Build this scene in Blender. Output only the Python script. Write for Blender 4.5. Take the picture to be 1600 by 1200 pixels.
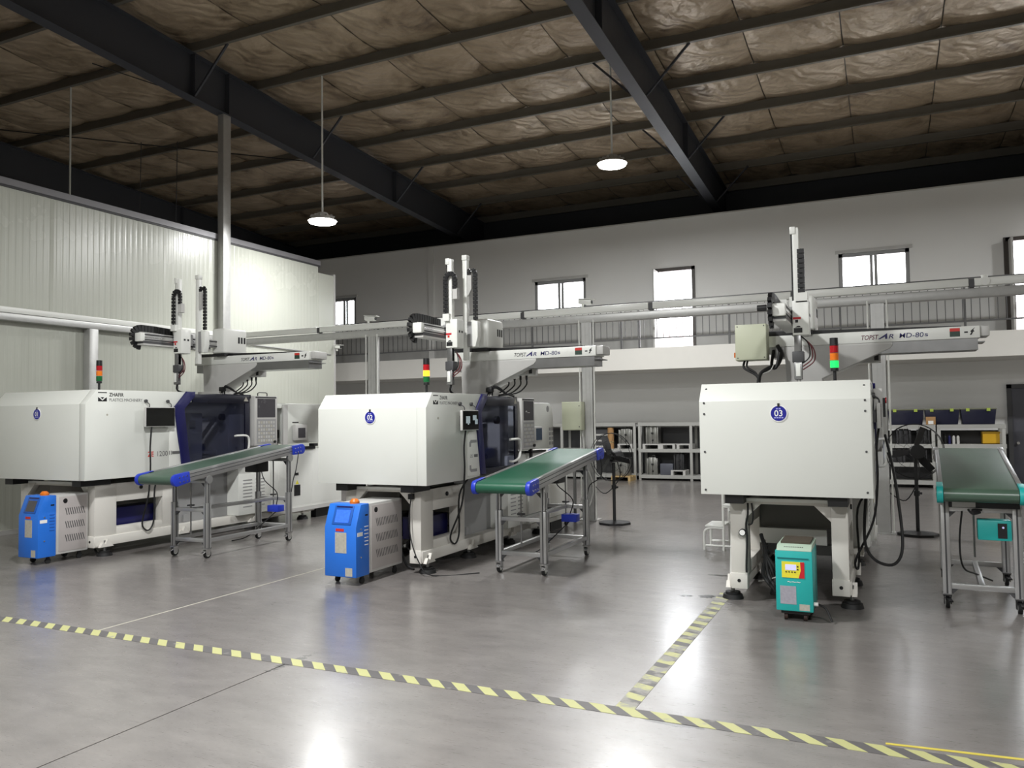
import bpy, bmesh, math, random
from mathutils import Vector, Matrix
random.seed(7)
for o in list(bpy.data.objects): bpy.data.objects.remove(o)
scene = bpy.context.scene
COL = scene.collection
V = Vector
PI = math.pi

# ------------------------------------------------------------------ camera
F_PX, YAW, PITCH, ROLL, CAM_H = 1249.889, 0.437583, 0.0414487, -0.0131699, 1.5
cd = bpy.data.cameras.new('camera'); cam = bpy.data.objects.new('camera', cd); COL.objects.link(cam)
fw = V((-math.sin(YAW)*math.cos(PITCH), math.cos(YAW)*math.cos(PITCH), math.sin(PITCH)))
rt = V((math.cos(YAW), math.sin(YAW), 0)); up = rt.cross(fw)
r2 = math.cos(ROLL)*rt + math.sin(ROLL)*up; u2 = -math.sin(ROLL)*rt + math.cos(ROLL)*up
mw = Matrix((r2, u2, -fw)).transposed().to_4x4(); mw.translation = V((0, 0, CAM_H)); cam.matrix_world = mw
cd.sensor_fit = 'HORIZONTAL'; cd.sensor_width = 36; cd.lens = 36*F_PX/1600; cd.clip_end = 200
scene.camera = cam

# ------------------------------------------------------------------ world, exposure
world = bpy.data.worlds.new('world'); scene.world = world; world.use_nodes = True
bg = world.node_tree.nodes['Background']; bg.inputs['Color'].default_value = (0.93, 0.96, 1.0, 1); bg.inputs['Strength'].default_value = 11.0
vs = scene.view_settings; vs.view_transform = 'Standard'; vs.look = 'None'; vs.gamma = 1; vs.use_curve_mapping = False
vs.exposure = 0.25
# high-bay lamps: position and watts (two hang in view, one rod shows behind the partition, the others are unseen, placed to bring up the hall's brightness)
LAMPS = [(-9.21, 11.63, 5.10, 125), (-4.2, 13.2, 5.86, 330), (-13.9, 10.05, 4.3, 320),
         (-4.2, 3.75, 5.9, 400), (1.2, -.98, 5.9, 420), (-4.2, -4.13, 5.9, 400), (6.2, 13.2, 5.86, 360)]

# ------------------------------------------------------------------ materials
def c(r, g, b): 
    f = lambda u: (u/255/12.92) if u/255 <= .04045 else ((u/255+.055)/1.055)**2.4
    return (f(r), f(g), f(b), 1)
MATS = {}
def mat(name, col, rough=.5, metal=0., var=.08, scale=6., bump=0., bscale=60., spec=.5, emit=0., coat=0., stretch=None):
    if name in MATS: return MATS[name]
    m = bpy.data.materials.new(name); m.use_nodes = True; MATS[name] = m
    nt = m.node_tree; N = nt.nodes; L = nt.links; b = N['Principled BSDF']
    b.inputs['Roughness'].default_value = rough; b.inputs['Metallic'].default_value = metal
    b.inputs['Specular IOR Level'].default_value = spec; b.inputs['Coat Weight'].default_value = coat
    b.inputs['Base Color'].default_value = col
    tc = N.new('ShaderNodeTexCoord'); mp = N.new('ShaderNodeMapping'); L.new(tc.outputs['Object'], mp.inputs[0])
    if stretch: mp.inputs['Scale'].default_value = stretch
    if var:
        n = N.new('ShaderNodeTexNoise'); n.inputs['Scale'].default_value = scale; n.inputs['Detail'].default_value = 5
        L.new(mp.outputs[0], n.inputs['Vector'])
        mx = N.new('ShaderNodeMix'); mx.data_type = 'RGBA'
        mx.inputs[6].default_value = tuple(x*(1-var) for x in col[:3])+(1,)
        mx.inputs[7].default_value = tuple(min(1, x*(1+var)) for x in col[:3])+(1,)
        L.new(n.outputs[0], mx.inputs[0]); L.new(mx.outputs[2], b.inputs['Base Color'])
        mr = N.new('ShaderNodeMapRange'); mr.inputs[3].default_value = max(.02, rough-.07); mr.inputs[4].default_value = min(1, rough+.07)
        L.new(n.outputs[0], mr.inputs[0]); L.new(mr.outputs[0], b.inputs['Roughness'])
    if bump:
        n2 = N.new('ShaderNodeTexNoise'); n2.inputs['Scale'].default_value = bscale; L.new(mp.outputs[0], n2.inputs['Vector'])
        bp = N.new('ShaderNodeBump'); bp.inputs['Strength'].default_value = bump; bp.inputs['Distance'].default_value = .02
        L.new(n2.outputs[0], bp.inputs['Height']); L.new(bp.outputs[0], b.inputs['Normal'])
    if emit:
        b.inputs['Emission Color'].default_value = col; b.inputs['Emission Strength'].default_value = emit
    return m

WHITE = mat('machine_white', c(218, 220, 214), .38, var=.03, scale=2)
CREAM = mat('base_cream', c(212, 209, 202), .42, var=.05, scale=3)
OFFW = mat('cover_white', c(226, 227, 222), .35, var=.03)
NAVY = mat('navy_paint', c(26, 26, 82), .35, var=.1)
DNAVY = mat('dark_navy', c(12, 14, 34), .3, var=.1)
BLACK = mat('black_plastic', c(18, 18, 20), .5, var=.15)
RUBBER = mat('black_rubber', c(22, 22, 23), .65, var=.15)
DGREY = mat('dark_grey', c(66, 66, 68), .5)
GREY = mat('panel_grey', c(150, 150, 150), .45)
LGREY = mat('light_grey', c(188, 187, 184), .45)
ALU = mat('aluminium', c(182, 182, 182), .35, .75, var=.06, scale=9)
STEEL = mat('steel', c(140, 140, 140), .35, .85, var=.12, scale=8)
GALV = mat('galvanised', c(186, 186, 184), .42, .45, var=.12, scale=14)
CHROME = mat('chrome', c(215, 215, 215), .15, .95)
BLUE = mat('unit_blue', c(36, 112, 214), .42, var=.05)
BLUEB = mat('bracket_blue', c(34, 58, 182), .4, var=.06)
TEAL = mat('unit_teal', c(34, 172, 168), .42, var=.05)
GREEN = mat('belt_green', c(34, 88, 66), .38, var=.14, scale=5, stretch=(1, .25, 1))
GREENG = mat('belt_grey_green', c(70, 92, 78), .33, var=.12, scale=5, stretch=(1, .25, 1))
ORANGE = mat('orange_cap', c(214, 112, 26), .35)
SCREEN = mat('screen_black', c(8, 8, 9), .12, var=0)
SCRGREY = mat('screen_grey', c(70, 68, 72), .25, var=.05)
SCRBLUE = mat('screen_blue', c(60, 110, 230), .2, var=.3, scale=40, emit=.25)
SCRPIC = mat('screen_picture', c(60, 70, 80), .2, var=.9, scale=30, emit=.2)
LCD = mat('lcd', c(200, 200, 245), .3, var=.12, scale=70, emit=.3)
RED = mat('red', c(196, 26, 40), .4)
YEL = mat('yellow', c(232, 220, 60), .4)
REDL = mat('red_lens', c(170, 18, 30), .25)
AMBL = mat('amber_lens', c(226, 118, 30), .25)
GRNL = mat('green_lens', c(20, 96, 50), .25)
AMBON = mat('amber_lens_lit', c(255, 176, 40), .3, var=0, emit=1.7)
GRNON = mat('green_lens_lit', c(30, 205, 96), .3, var=0, emit=.9)
STICK = mat('sticker', c(176, 172, 160), .5, var=.25, scale=50)
CLEAN = mat('sticker_white', c(235, 235, 232), .5, var=.02)
INK = mat('ink_black', c(24, 24, 26), .5, var=0)
INKG = mat('ink_grey', c(100, 100, 100), .5, var=0)
INKB = mat('ink_navy', c(36, 34, 96), .5, var=0)
INKR = mat('ink_red', c(196, 48, 40), .5, var=0)
INKM = mat('ink_maroon', c(96, 26, 56), .5, var=0)
BADGE = mat('badge_blue', c(24, 28, 140), .35, var=0)
SCRIPT = mat('badge_script', c(168, 170, 226), .5, var=0)
BEIGE = mat('enclosure_beige', c(196, 200, 176), .45, var=.04)
WOOD = mat('pallet_wood', c(176, 150, 104), .6, var=.2, scale=12)
CARD = mat('cardboard', c(168, 130, 86), .7, var=.12)
TUBB = mat('tub_navy', c(22, 24, 48), .35)
LIME = mat('clip_lime', c(170, 190, 80), .4)
YBOX = mat('crate_yellow', c(206, 160, 28), .45)
RACK = mat('rack_grey', c(168, 168, 164), .45, var=.05)
MOLD = mat('mold_steel', c(150, 150, 146), .32, .8, var=.25, scale=10)
MOLDD = mat('mold_dark', c(62, 62, 64), .4, .5, var=.3, scale=10)
PLASTER = mat('wall_paint', c(226, 226, 224), .75, var=.03, scale=1.2)
PLASTG = mat('wall_dado', c(180, 180, 178), .75, var=.04, scale=1.2)
SLABW = mat('slab_edge_paint', c(214, 212, 206), .7, var=.03)
RAFT = mat('rafter_paint', c(58, 60, 66), .55, var=.1)
PURL = mat('purlin_steel', c(116, 112, 104), .5, .3, var=.12)
WINF = mat('window_aluminium', c(150, 150, 150), .45, .3)
RAILM = mat('railing_paint', c(84, 84, 84), .5)
FRAMED = mat('door_frame_brown', c(70, 64, 60), .45)
DOORG = mat('door_grey', c(72, 72, 80), .5)
FAR = mat('far_wall_dark', c(92, 92, 90), .8)
HALLW = mat('hall_wall', c(170, 168, 160), .8)
PINKW = mat('neighbour_wall', c(236, 222, 220), .8, var=.03)
CABG = mat('cable_grey', c(190, 190, 186), .5)

def mat_lens():
    m = bpy.data.materials.new('lamp_lens'); m.use_nodes = True; nt = m.node_tree
    b = nt.nodes['Principled BSDF']; b.inputs['Base Color'].default_value = (.9, .9, .9, 1)
    b.inputs['Emission Color'].default_value = (1, .99, .93, 1); b.inputs['Emission Strength'].default_value = 14
    return m
LENS = mat_lens()

def mat_glass(name, tint, alpha, rough=.05):
    m = bpy.data.materials.new(name); m.use_nodes = True; nt = m.node_tree; N = nt.nodes; L = nt.links
    b = N['Principled BSDF']; b.inputs['Base Color'].default_value = tint; b.inputs['Roughness'].default_value = rough
    tr = N.new('ShaderNodeBsdfTransparent'); tr.inputs[0].default_value = (.72, .74, .84, 1) if alpha < .7 else (1, 1, 1, 1)
    n = N.new('ShaderNodeTexNoise'); n.inputs['Scale'].default_value = 3
    mr = N.new('ShaderNodeMapRange'); mr.inputs[3].default_value = alpha-.06; mr.inputs[4].default_value = alpha+.06
    L.new(n.outputs[0], mr.inputs[0])
    mx = N.new('ShaderNodeMixShader'); L.new(mr.outputs[0], mx.inputs[0]); L.new(b.outputs[0], mx.inputs[1]); L.new(tr.outputs[0], mx.inputs[2])
    L.new(mx.outputs[0], N['Material Output'].inputs[0]); return m
GLASS = mat_glass('window_glass', c(200, 210, 210), .88)
DOORGL = mat_glass('tinted_door_pane', c(24, 26, 40), .66, .08)

def mat_wallpanel():
    m = mat('sandwich_panel', c(186, 188, 178), .26, var=.02, scale=.8); return m
PANEL = mat_wallpanel()

def mat_foil():
    m = bpy.data.materials.new('roof_insulation_foil'); m.use_nodes = True; nt = m.node_tree; N = nt.nodes; L = nt.links
    b = N['Principled BSDF']; b.inputs['Metallic'].default_value = .2; b.inputs['Roughness'].default_value = .4
    tc = N.new('ShaderNodeTexCoord')
    n1 = N.new('ShaderNodeTexNoise'); n1.inputs['Scale'].default_value = 1.1; n1.inputs['Detail'].default_value = 8; n1.inputs['Roughness'].default_value = .65; n1.inputs['Distortion'].default_value = .8
    L.new(tc.outputs['Object'], n1.inputs['Vector'])
    cr = N.new('ShaderNodeValToRGB'); e = cr.color_ramp.elements
    e[0].position = .3; e[0].color = c(96, 80, 66); e[1].position = .62; e[1].color = c(186, 168, 144)
    e2 = cr.color_ramp.elements.new(.45); e2.color = c(160, 142, 118)
    L.new(n1.outputs[0], cr.inputs[0]); L.new(cr.outputs[0], b.inputs['Base Color'])
    # quilt wrinkles
    mp = N.new('ShaderNodeMapping'); mp.inputs['Rotation'].default_value = (0, 0, .7); L.new(tc.outputs['Object'], mp.inputs[0])
    w = N.new('ShaderNodeTexWave'); w.inputs['Scale'].default_value = 1.1; w.inputs['Distortion'].default_value = 16; w.inputs['Detail'].default_value = 4
    L.new(mp.outputs[0], w.inputs['Vector'])
    n2 = N.new('ShaderNodeTexNoise'); n2.inputs['Scale'].default_value = 7; n2.inputs['Detail'].default_value = 6; L.new(tc.outputs['Object'], n2.inputs['Vector'])
    ad = N.new('ShaderNodeMath'); ad.operation = 'ADD'; L.new(w.outputs['Fac'], ad.inputs[0]); L.new(n2.outputs[0], ad.inputs[1])
    bp = N.new('ShaderNodeBump'); bp.inputs['Strength'].default_value = .35; bp.inputs['Distance'].default_value = .04
    L.new(ad.outputs[0], bp.inputs['Height']); L.new(bp.outputs[0], b.inputs['Normal'])
    return m
FOIL = mat_foil()

def mat_floor():
    m = bpy.data.materials.new('polished_concrete'); m.use_nodes = True; nt = m.node_tree; N = nt.nodes; L = nt.links
    b = N['Principled BSDF']; b.inputs['Specular IOR Level'].default_value = .55; b.inputs['Coat Weight'].default_value = .7; b.inputs['Coat Roughness'].default_value = .2
    g = N.new('ShaderNodeNewGeometry')
    def noise(sc, det, stretch=(1, 1, 1), rough=.6):
        mp = N.new('ShaderNodeMapping'); mp.inputs['Scale'].default_value = stretch; L.new(g.outputs['Position'], mp.inputs[0])
        n = N.new('ShaderNodeTexNoise'); n.inputs['Scale'].default_value = sc; n.inputs['Detail'].default_value = det; n.inputs['Roughness'].default_value = rough
        L.new(mp.outputs[0], n.inputs['Vector']); return n
    n1 = noise(.8, 6); n2 = noise(3.2, 8, (1, 2.5, 1)); n3 = noise(18, 5, (.6, 5, 1), .7)
    cr = N.new('ShaderNodeValToRGB'); e = cr.color_ramp.elements
    e[0].position = .32; e[0].color = c(103, 99, 97); e[1].position = .7; e[1].color = c(137, 132, 129)
    ad = N.new('ShaderNodeMath'); ad.operation = 'MULTIPLY_ADD'; ad.inputs[1].default_value = .5; L.new(n2.outputs[0], ad.inputs[0])
    h = N.new('ShaderNodeMath'); h.operation = 'MULTIPLY'; h.inputs[1].default_value = .5; L.new(n1.outputs[0], h.inputs[0]); L.new(h.outputs[0], ad.inputs[2])
    L.new(ad.outputs[0], cr.inputs[0])
    # oil stains with a shape of their own
    cur = cr.outputs[0]
    for (sx, sy, rx, ry, sd) in ((-1.39, 6.72, .12, .13, 6.), (-1.56, 6.68, .10, .07, 14.), (-1.45, 7.64, .2, .07, 4.), (-3.39, 3.95, .07, .35, 9.), (-1.0, 3.9, .35, .04, 2.)):
        mp = N.new('ShaderNodeMapping'); mp.vector_type = 'POINT'; mp.inputs['Location'].default_value = (-sx/rx, -sy/ry, 0); mp.inputs['Scale'].default_value = (1/rx, 1/ry, 0)
        L.new(g.outputs['Position'], mp.inputs[0])
        ln = N.new('ShaderNodeVectorMath'); ln.operation = 'LENGTH'; L.new(mp.outputs[0], ln.inputs[0])
        nn = noise(9+sd, 6, (1, 1.6, 1), .7)
        s = N.new('ShaderNodeMath'); s.operation = 'MULTIPLY_ADD'; s.inputs[1].default_value = 2.2; L.new(nn.outputs[0], s.inputs[0]); L.new(ln.outputs['Value'], s.inputs[2])
        mr = N.new('ShaderNodeMapRange'); mr.inputs[1].default_value = 1.62; mr.inputs[2].default_value = 1.5; mr.inputs[3].default_value = 0; mr.inputs[4].default_value = .8
        L.new(s.outputs[0], mr.inputs[0])
        mx = N.new('ShaderNodeMix'); mx.data_type = 'RGBA'; L.new(mr.outputs[0], mx.inputs[0]); L.new(cur, mx.inputs[6]); mx.inputs[7].default_value = c(38, 36, 36)
        cur = mx.outputs[2]
    L.new(cur, b.inputs['Base Color'])
    mr = N.new('ShaderNodeMapRange'); mr.inputs[1].default_value = .3; mr.inputs[2].default_value = .7; mr.inputs[3].default_value = .24; mr.inputs[4].default_value = .4
    L.new(n3.outputs[0], mr.inputs[0]); L.new(mr.outputs[0], b.inputs['Roughness'])
    bp = N.new('ShaderNodeBump'); bp.inputs['Strength'].default_value = .12; bp.inputs['Distance'].default_value = .01
    L.new(n3.outputs[0], bp.inputs['Height']); L.new(bp.outputs[0], b.inputs['Normal'])
    return m
FLOOR = mat_floor()
JOINT = mat('joint_filler', c(70, 68, 66), .8)

def mat_tape(name, ax, sgn, wear):
    m = bpy.data.materials.new(name); m.use_nodes = True; nt = m.node_tree; N = nt.nodes; L = nt.links
    b = N['Principled BSDF']; b.inputs['Roughness'].default_value = .55
    g = N.new('ShaderNodeNewGeometry'); sp = N.new('ShaderNodeSeparateXYZ'); L.new(g.outputs['Position'], sp.inputs[0])
    a = N.new('ShaderNodeMath'); a.operation = 'MULTIPLY_ADD'; a.inputs[1].default_value = sgn
    L.new(sp.outputs[1-ax], a.inputs[0]); L.new(sp.outputs[ax], a.inputs[2])
    d = N.new('ShaderNodeMath'); d.operation = 'DIVIDE'; d.inputs[1].default_value = .165; L.new(a.outputs[0], d.inputs[0])
    fr = N.new('ShaderNodeMath'); fr.operation = 'FRACT'; L.new(d.outputs[0], fr.inputs[0])
    gt = N.new('ShaderNodeMath'); gt.operation = 'GREATER_THAN'; gt.inputs[1].default_value = .5; L.new(fr.outputs[0], gt.inputs[0])
    n = N.new('ShaderNodeTexNoise'); n.inputs['Scale'].default_value = 9; n.inputs['Detail'].default_value = 8; L.new(g.outputs['Position'], n.inputs['Vector'])
    mx = N.new('ShaderNodeMix'); mx.data_type = 'RGBA'; L.new(gt.outputs[0], mx.inputs[0]); mx.inputs[6].default_value = c(92, 90, 90); mx.inputs[7].default_value = c(178, 178, 124)
    mr = N.new('ShaderNodeMapRange'); mr.inputs[1].default_value = wear; mr.inputs[2].default_value = wear+.12; L.new(n.outputs[0], mr.inputs[0])
    m2 = N.new('ShaderNodeMix'); m2.data_type = 'RGBA'; L.new(mr.outputs[0], m2.inputs[0]); L.new(mx.outputs[2], m2.inputs[6]); m2.inputs[7].default_value = c(142, 140, 134)
    L.new(m2.outputs[2], b.inputs['Base Color']); return m
TAPEX = mat_tape('hazard_tape_across', 0, 1.0, .62)
TAPEY = mat_tape('hazard_tape_along', 1, .35, .46)
TAPEYEL = mat('worn_yellow_tape', c(206, 190, 80), .5, var=.2, scale=14)

# ------------------------------------------------------------------ geometry helpers
ORG = {}
class MB:
    def __init__(s): s.v = []; s.f = []
    def add(s, vs_, fs):
        n = len(s.v); s.v += [tuple(p) for p in vs_]; s.f += [tuple(i+n for i in f) for f in fs]; return s
    def box(s, x0, x1, y0, y1, z0, z1):
        x0, x1 = sorted((x0, x1)); y0, y1 = sorted((y0, y1)); z0, z1 = sorted((z0, z1))
        return s.add([(x, y, z) for x in (x0, x1) for y in (y0, y1) for z in (z0, z1)],
                     [(0, 1, 3, 2), (4, 6, 7, 5), (0, 4, 5, 1), (2, 3, 7, 6), (0, 2, 6, 4), (1, 5, 7, 3)])
    def cyl(s, p0, p1, r, seg=16, r2=None):
        p0, p1 = V(p0), V(p1); r2 = r if r2 is None else r2
        d = (p1-p0).normalized(); a = d.orthogonal().normalized(); b = d.cross(a)
        vs_ = []
        for i in range(seg):
            t = 2*PI*i/seg; q = a*math.cos(t)+b*math.sin(t); vs_ += [p0+q*r, p1+q*r2]
        fs = [(2*i, 2*((i+1) % seg), 2*((i+1) % seg)+1, 2*i+1) for i in range(seg)]
        fs += [tuple(2*i for i in reversed(range(seg))), tuple(2*i+1 for i in range(seg))]
        return s.add(vs_, fs)
    def tube(s, pts, r, seg=7, smooth=True):
        P = [V(p) for p in pts]
        if smooth and len(P) > 2:
            Q = []
            for i in range(len(P)-1):
                a, b, c_, d = P[max(i-1, 0)], P[i], P[i+1], P[min(i+2, len(P)-1)]
                for k in range(5):
                    t = k/5; Q.append(.5*((2*b)+(c_-a)*t+(2*a-5*b+4*c_-d)*t*t+(3*b-a-3*c_+d)*t**3))
            Q.append(P[-1]); P = Q
        vs_ = []; n = None
        for i, p in enumerate(P):
            d = (P[min(i+1, len(P)-1)]-P[max(i-1, 0)])
            d = d.normalized() if d.length > 1e-9 else V((0, 0, 1))
            n = d.orthogonal().normalized() if n is None else (n-d*n.dot(d))
            n = n.normalized() if n.length > 1e-6 else d.orthogonal().normalized()
            b = d.cross(n)
            vs_ += [p+(n*math.cos(2*PI*k/seg)+b*math.sin(2*PI*k/seg))*r for k in range(seg)]
        fs = []
        for i in range(len(P)-1):
            for k in range(seg):
                fs.append((i*seg+k, i*seg+(k+1) % seg, (i+1)*seg+(k+1) % seg, (i+1)*seg+k))
        fs += [tuple(reversed(range(seg))), tuple((len(P)-1)*seg+k for k in range(seg))]
        return s.add(vs_, fs)
    def prism(s, poly, axis, a0, a1):
        def mk(p, a): 
            return {'x': (a, p[0], p[1]), 'y': (p[0], a, p[1]), 'z': (p[0], p[1], a)}[axis]
        n = len(poly)
        return s.add([mk(p, a0) for p in poly]+[mk(p, a1) for p in poly],
                     [tuple(range(n)), tuple(reversed(range(n, 2*n)))]+[(i, (i+1) % n, n+(i+1) % n, n+i) for i in range(n)])
    def bar(s, p0, p1, w, h, upv=(0, 0, 1)):
        p0, p1 = V(p0), V(p1); d = (p1-p0).normalized(); a = d.cross(V(upv))
        a = a.normalized() if a.length > 1e-5 else V((1, 0, 0)); b = a.cross(d).normalized()
        vs_ = [p+a*i*w/2+b*j*h/2 for p in (p0, p1) for i, j in ((-1, -1), (1, -1), (1, 1), (-1, 1))]
        return s.add(vs_, [(0, 1, 2, 3), (7, 6, 5, 4), (0, 4, 5, 1), (1, 5, 6, 2), (2, 6, 7, 3), (3, 7, 4, 0)])
    def build(s, name, m, parent=None, bevel=0, loc=None, seg=2):
        org = V(loc) if loc is not None else (ORG[parent.name] if parent else V((0, 0, 0)))
        me = bpy.data.meshes.new(name); me.from_pydata([tuple(V(p)-org) for p in s.v], [], s.f)
        bm = bmesh.new(); bm.from_mesh(me); bmesh.ops.recalc_face_normals(bm, faces=bm.faces)
        if bevel:
            es = [e for e in bm.edges if len(e.link_faces) == 2 and e.calc_face_angle(0) > .6]
            bmesh.ops.bevel(bm, geom=es, offset=bevel, segments=seg, affect='EDGES', profile=.5, clamp_overlap=True)
        bm.to_mesh(me); bm.free()
        me.materials.append(m); me.polygons.foreach_set('use_smooth', [True]*len(me.polygons)); me.set_sharp_from_angle(angle=.6)
        return place(name, me, parent, loc)
def place(name, me, parent=None, loc=None, off=(0, 0, 0)):
    o = bpy.data.objects.new(name, me); COL.objects.link(o)
    if parent: o.parent = parent; o.location = off; ORG[o.name] = ORG[parent.name]+V(off)
    else: o.location = loc if loc is not None else (0, 0, 0); ORG[o.name] = V(o.location)
    return o
def tag(o, label, cat=None, group=None, kind=None):
    if label: o['label'] = label
    if cat: o['category'] = cat
    if group: o['group'] = group
    if kind: o['kind'] = kind
    return o
def empty(name, loc):
    o = bpy.data.objects.new(name, None); COL.objects.link(o); o.location = loc; o.empty_display_size = .2; ORG[o.name] = V(loc); return o
def thing(name, label, cat, loc, group=None): return tag(empty(name, loc), label, cat, group)
def struct(name, loc=(0, 0, 0), label=None): return tag(empty(name, loc), label, None, None, 'structure')
def B(x0, x1, y0, y1, z0, z1): return MB().box(x0, x1, y0, y1, z0, z1)
def text(s, pos, xd, size, m, parent, name='lettering', align='LEFT', shear=0, width=None, label=None, th=.0008, bold=0):
    cu = bpy.data.curves.new('t', 'FONT'); cu.body = s; cu.size = 1; cu.align_x = align; cu.shear = shear; cu.resolution_u = 3; cu.offset = bold
    ob = bpy.data.objects.new('t', cu); COL.objects.link(ob); dg = bpy.context.evaluated_depsgraph_get(); dg.update()
    me0 = bpy.data.meshes.new_from_object(ob.evaluated_get(dg)); bpy.data.objects.remove(ob); bpy.data.curves.remove(cu)
    xs = [v.co.x for v in me0.vertices] or [0, 1]; sx = size
    if width: sx = width/max(1e-6, (max(xs)-min(xs)))
    xd = V(xd).normalized(); zd = V((0, 0, 1)); nd = xd.cross(zd); pos = V(pos); org = ORG[parent.name]
    for v in me0.vertices: v.co = pos+xd*v.co.x*sx+zd*v.co.y*size+nd*th-org
    me0.name = name; me0.materials.clear(); me0.materials.append(m)
    o = place(name, me0, parent)
    if label: o['label'] = label
    return o

# ================================================================== STRUCTURE
# ---- floor: cast slabs with recessed joints
g = .004
floor = struct('floor', (0, 0, 0), 'grey polished concrete floor with slab joints')
for (a, b, c0, d0) in ((-20, -3.4, -9, 3.965), (-3.4, 9, -9, 3.965), (-20, -5.2, 3.965, 19), (-5.2, 9, 3.965, 19)):
    B(a+g, b-g, c0+g, d0-g, -.1, 0).build('floor_slab', FLOOR, floor)
B(-20, 9, -9, 19, -.16, -.012).build('joint_base', JOINT, floor)

# hazard tape
t = B(-12, 4, 3.915, 4.02, .0002, .0016).build('hazard_tape', TAPEX, None, loc=(-4, 3.97, 0)); tag(t, 'long yellow and black striped floor tape running across the foreground', 'floor tape')
t = B(-1.315, -1.21, 4.02, 6.95, .0002, .0016).build('hazard_tape', TAPEY, None, loc=(-1.26, 5.5, 0)); tag(t, 'worn striped floor tape leading back towards machine badge 03', 'floor tape')
t = B(-5.212, -5.194, 4.02, 6.9, .0002, .001).build('worn_line', mat('worn_chalk', c(176, 172, 160), .6, var=.25, scale=20), None, loc=(-5.2, 5.4, 0)); tag(t, 'thin worn pale line along the floor joint between machines 01 and 02', 'floor line')
m = MB(); m.add([(-.05, 4.06, .0018), (1.2, 4.17, .0018), (1.2, 4.145, .0018), (-.05, 4.04, .0018), (-.05, 4.06, .0004), (1.2, 4.17, .0004), (1.2, 4.145, .0004), (-.05, 4.04, .0004)],
                [(3, 2, 1, 0), (4, 5, 6, 7), (0, 1, 5, 4), (1, 2, 6, 5), (2, 3, 7, 6), (3, 0, 4, 7)])
t = m.build('yellow_tape', TAPEYEL, None, loc=(.6, 4.1, 0)); tag(t, 'thin plain yellow tape strip at the lower right edge', 'floor tape')

OIL = mat('oil_film', c(30, 29, 30), .22, var=.3, scale=20)
def stain(cx, cy, rx, ry, label, n=26):
    pts = []
    for i in range(n):
        t = 2*PI*i/n; q = random.uniform(.45, 1.05); pts.append((cx+rx*q*math.cos(t), cy+ry*q*math.sin(t)))
    tag(MB().prism(pts, 'z', .0003, .0012).build('oil_stain', OIL, None, loc=(cx, cy, 0)), label, 'oil stain', 'oil stains on the floor')
stain(-1.385, 6.72, .085, .075, 'dark oil stain on the floor, biggest one left of machine 03 foot')
stain(-1.53, 6.69, .03, .03, 'small dark oil spot left of the biggest stain')
stain(-1.575, 6.66, .022, .014, 'tiny dark oil spot farthest from machine 03 foot')
stain(-1.44, 7.63, .13, .035, 'long thin oil stain beside the machine 03 base')

# ---- left partition of ribbed sandwich panels
wl = struct('wall_left', (-10.85, 0, 0), 'cream ribbed sandwich panel partition on the left')
def panel_mesh(w, h):
    prof = []                                     # micro ribs across the width
    n = 10; st = w/n
    for i in range(n):
        y = i*st
        prof += [(y+.002, -.004 if i == 0 else 0), (y+st*.5, 0), (y+st*.62, -.0022), (y+st*.88, -.0022)]
    prof += [(w-.002, 0), (w, -.008)]; prof = [(0, -.008)]+prof
    m = MB(); k = len(prof); vs_ = [(x, y, 0) for y, x in prof]+[(x, y, h) for y, x in prof]
    vs_ += [(-.1, 0, 0), (-.1, w, 0), (-.1, 0, h), (-.1, w, h)]
    fs = [(i, i+1, k+i+1, k+i) for i in range(k-1)]
    a, b, c_, d = 2*k, 2*k+1, 2*k+2, 2*k+3
    fs += [(a, c_, d, b), (0, k, c_, a), (k-1, b, d, 2*k-1), tuple(range(k, 2*k))+(d, c_), tuple(reversed(range(k)))+(a, b)]
    m.add(vs_, fs); me = bpy.data.meshes.new('wall_panel'); me.from_pydata(m.v, [], m.f)
    bm = bmesh.new(); bm.from_mesh(me); bmesh.ops.recalc_face_normals(bm, faces=bm.faces); bm.to_mesh(me); bm.free(); me.materials.append(PANEL); return me
pm = panel_mesh(1.0, 4.75)
y = 13.55
while y > -9:
    place('wall_panel', pm, wl, off=(0, y-1.0, 0)); y -= 1.0
B(-10.95, -10.845, 13.55, 14.1, 0, 4.62).build('end_panel', PANEL, wl)
B(-10.96, -10.835, 14.06, 14.12, 0, 4.66).build('corner_trim', LGREY, wl)
B(-10.99, -10.82, -9, 13.6, 4.775, 4.87).build('top_channel', mat('channel_grey', c(128, 127, 130), .45, .3), wl)
B(-10.98, -10.835, -9, 13.6, 4.745, 4.775).build('top_seal', DGREY, wl)
B(-10.87, -10.835, -9, 14.1, 0, .06).build('base_channel', LGREY, wl)

# ---- back wall with openings
YW = 18.9
wb = struct('wall_back', (0, YW, 0), 'grey painted back wall with upper windows')
ops = [(-14.6, -13.78, 4.1, 5.02), (-8.16, -6.76, 4.1, 4.98), (-5.0, -4.02, 3.0, 5.03), (-.87, .53, 4.1, 4.99), (2.28, 3.26, 3.0, 5.02)]
xs = sorted({-20, 9}|{o[0] for o in ops}|{o[1] for o in ops})
mw_ = MB()
for a, b in zip(xs[:-1], xs[1:]):
    o = [q for q in ops if q[0] == a]
    if o: mw_.box(a, b, YW, YW+.24, 0, o[0][2]); mw_.box(a, b, YW, YW+.24, o[0][3], 6.2)
    else: mw_.box(a, b, YW, YW+.24, 0, 6.2)
mw_.build('wall_body', PLASTER, wb)
B(-20, 9, YW-.02, YW+.26, 6.2, 6.23).build('coping', LGREY, wb)
B(-11.32, -11.16, YW-.05, YW, 3.0, 6.2).build('pilaster', PLASTER, wb)
for a, b in zip(xs[:-1], xs[1:]):
    if any(q[0] == a and q[2] < 3.5 for q in ops): continue
    B(a, b, YW-.008, YW, 3.0, 4.02).build('dado_panel', PLASTG, wb)
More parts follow.
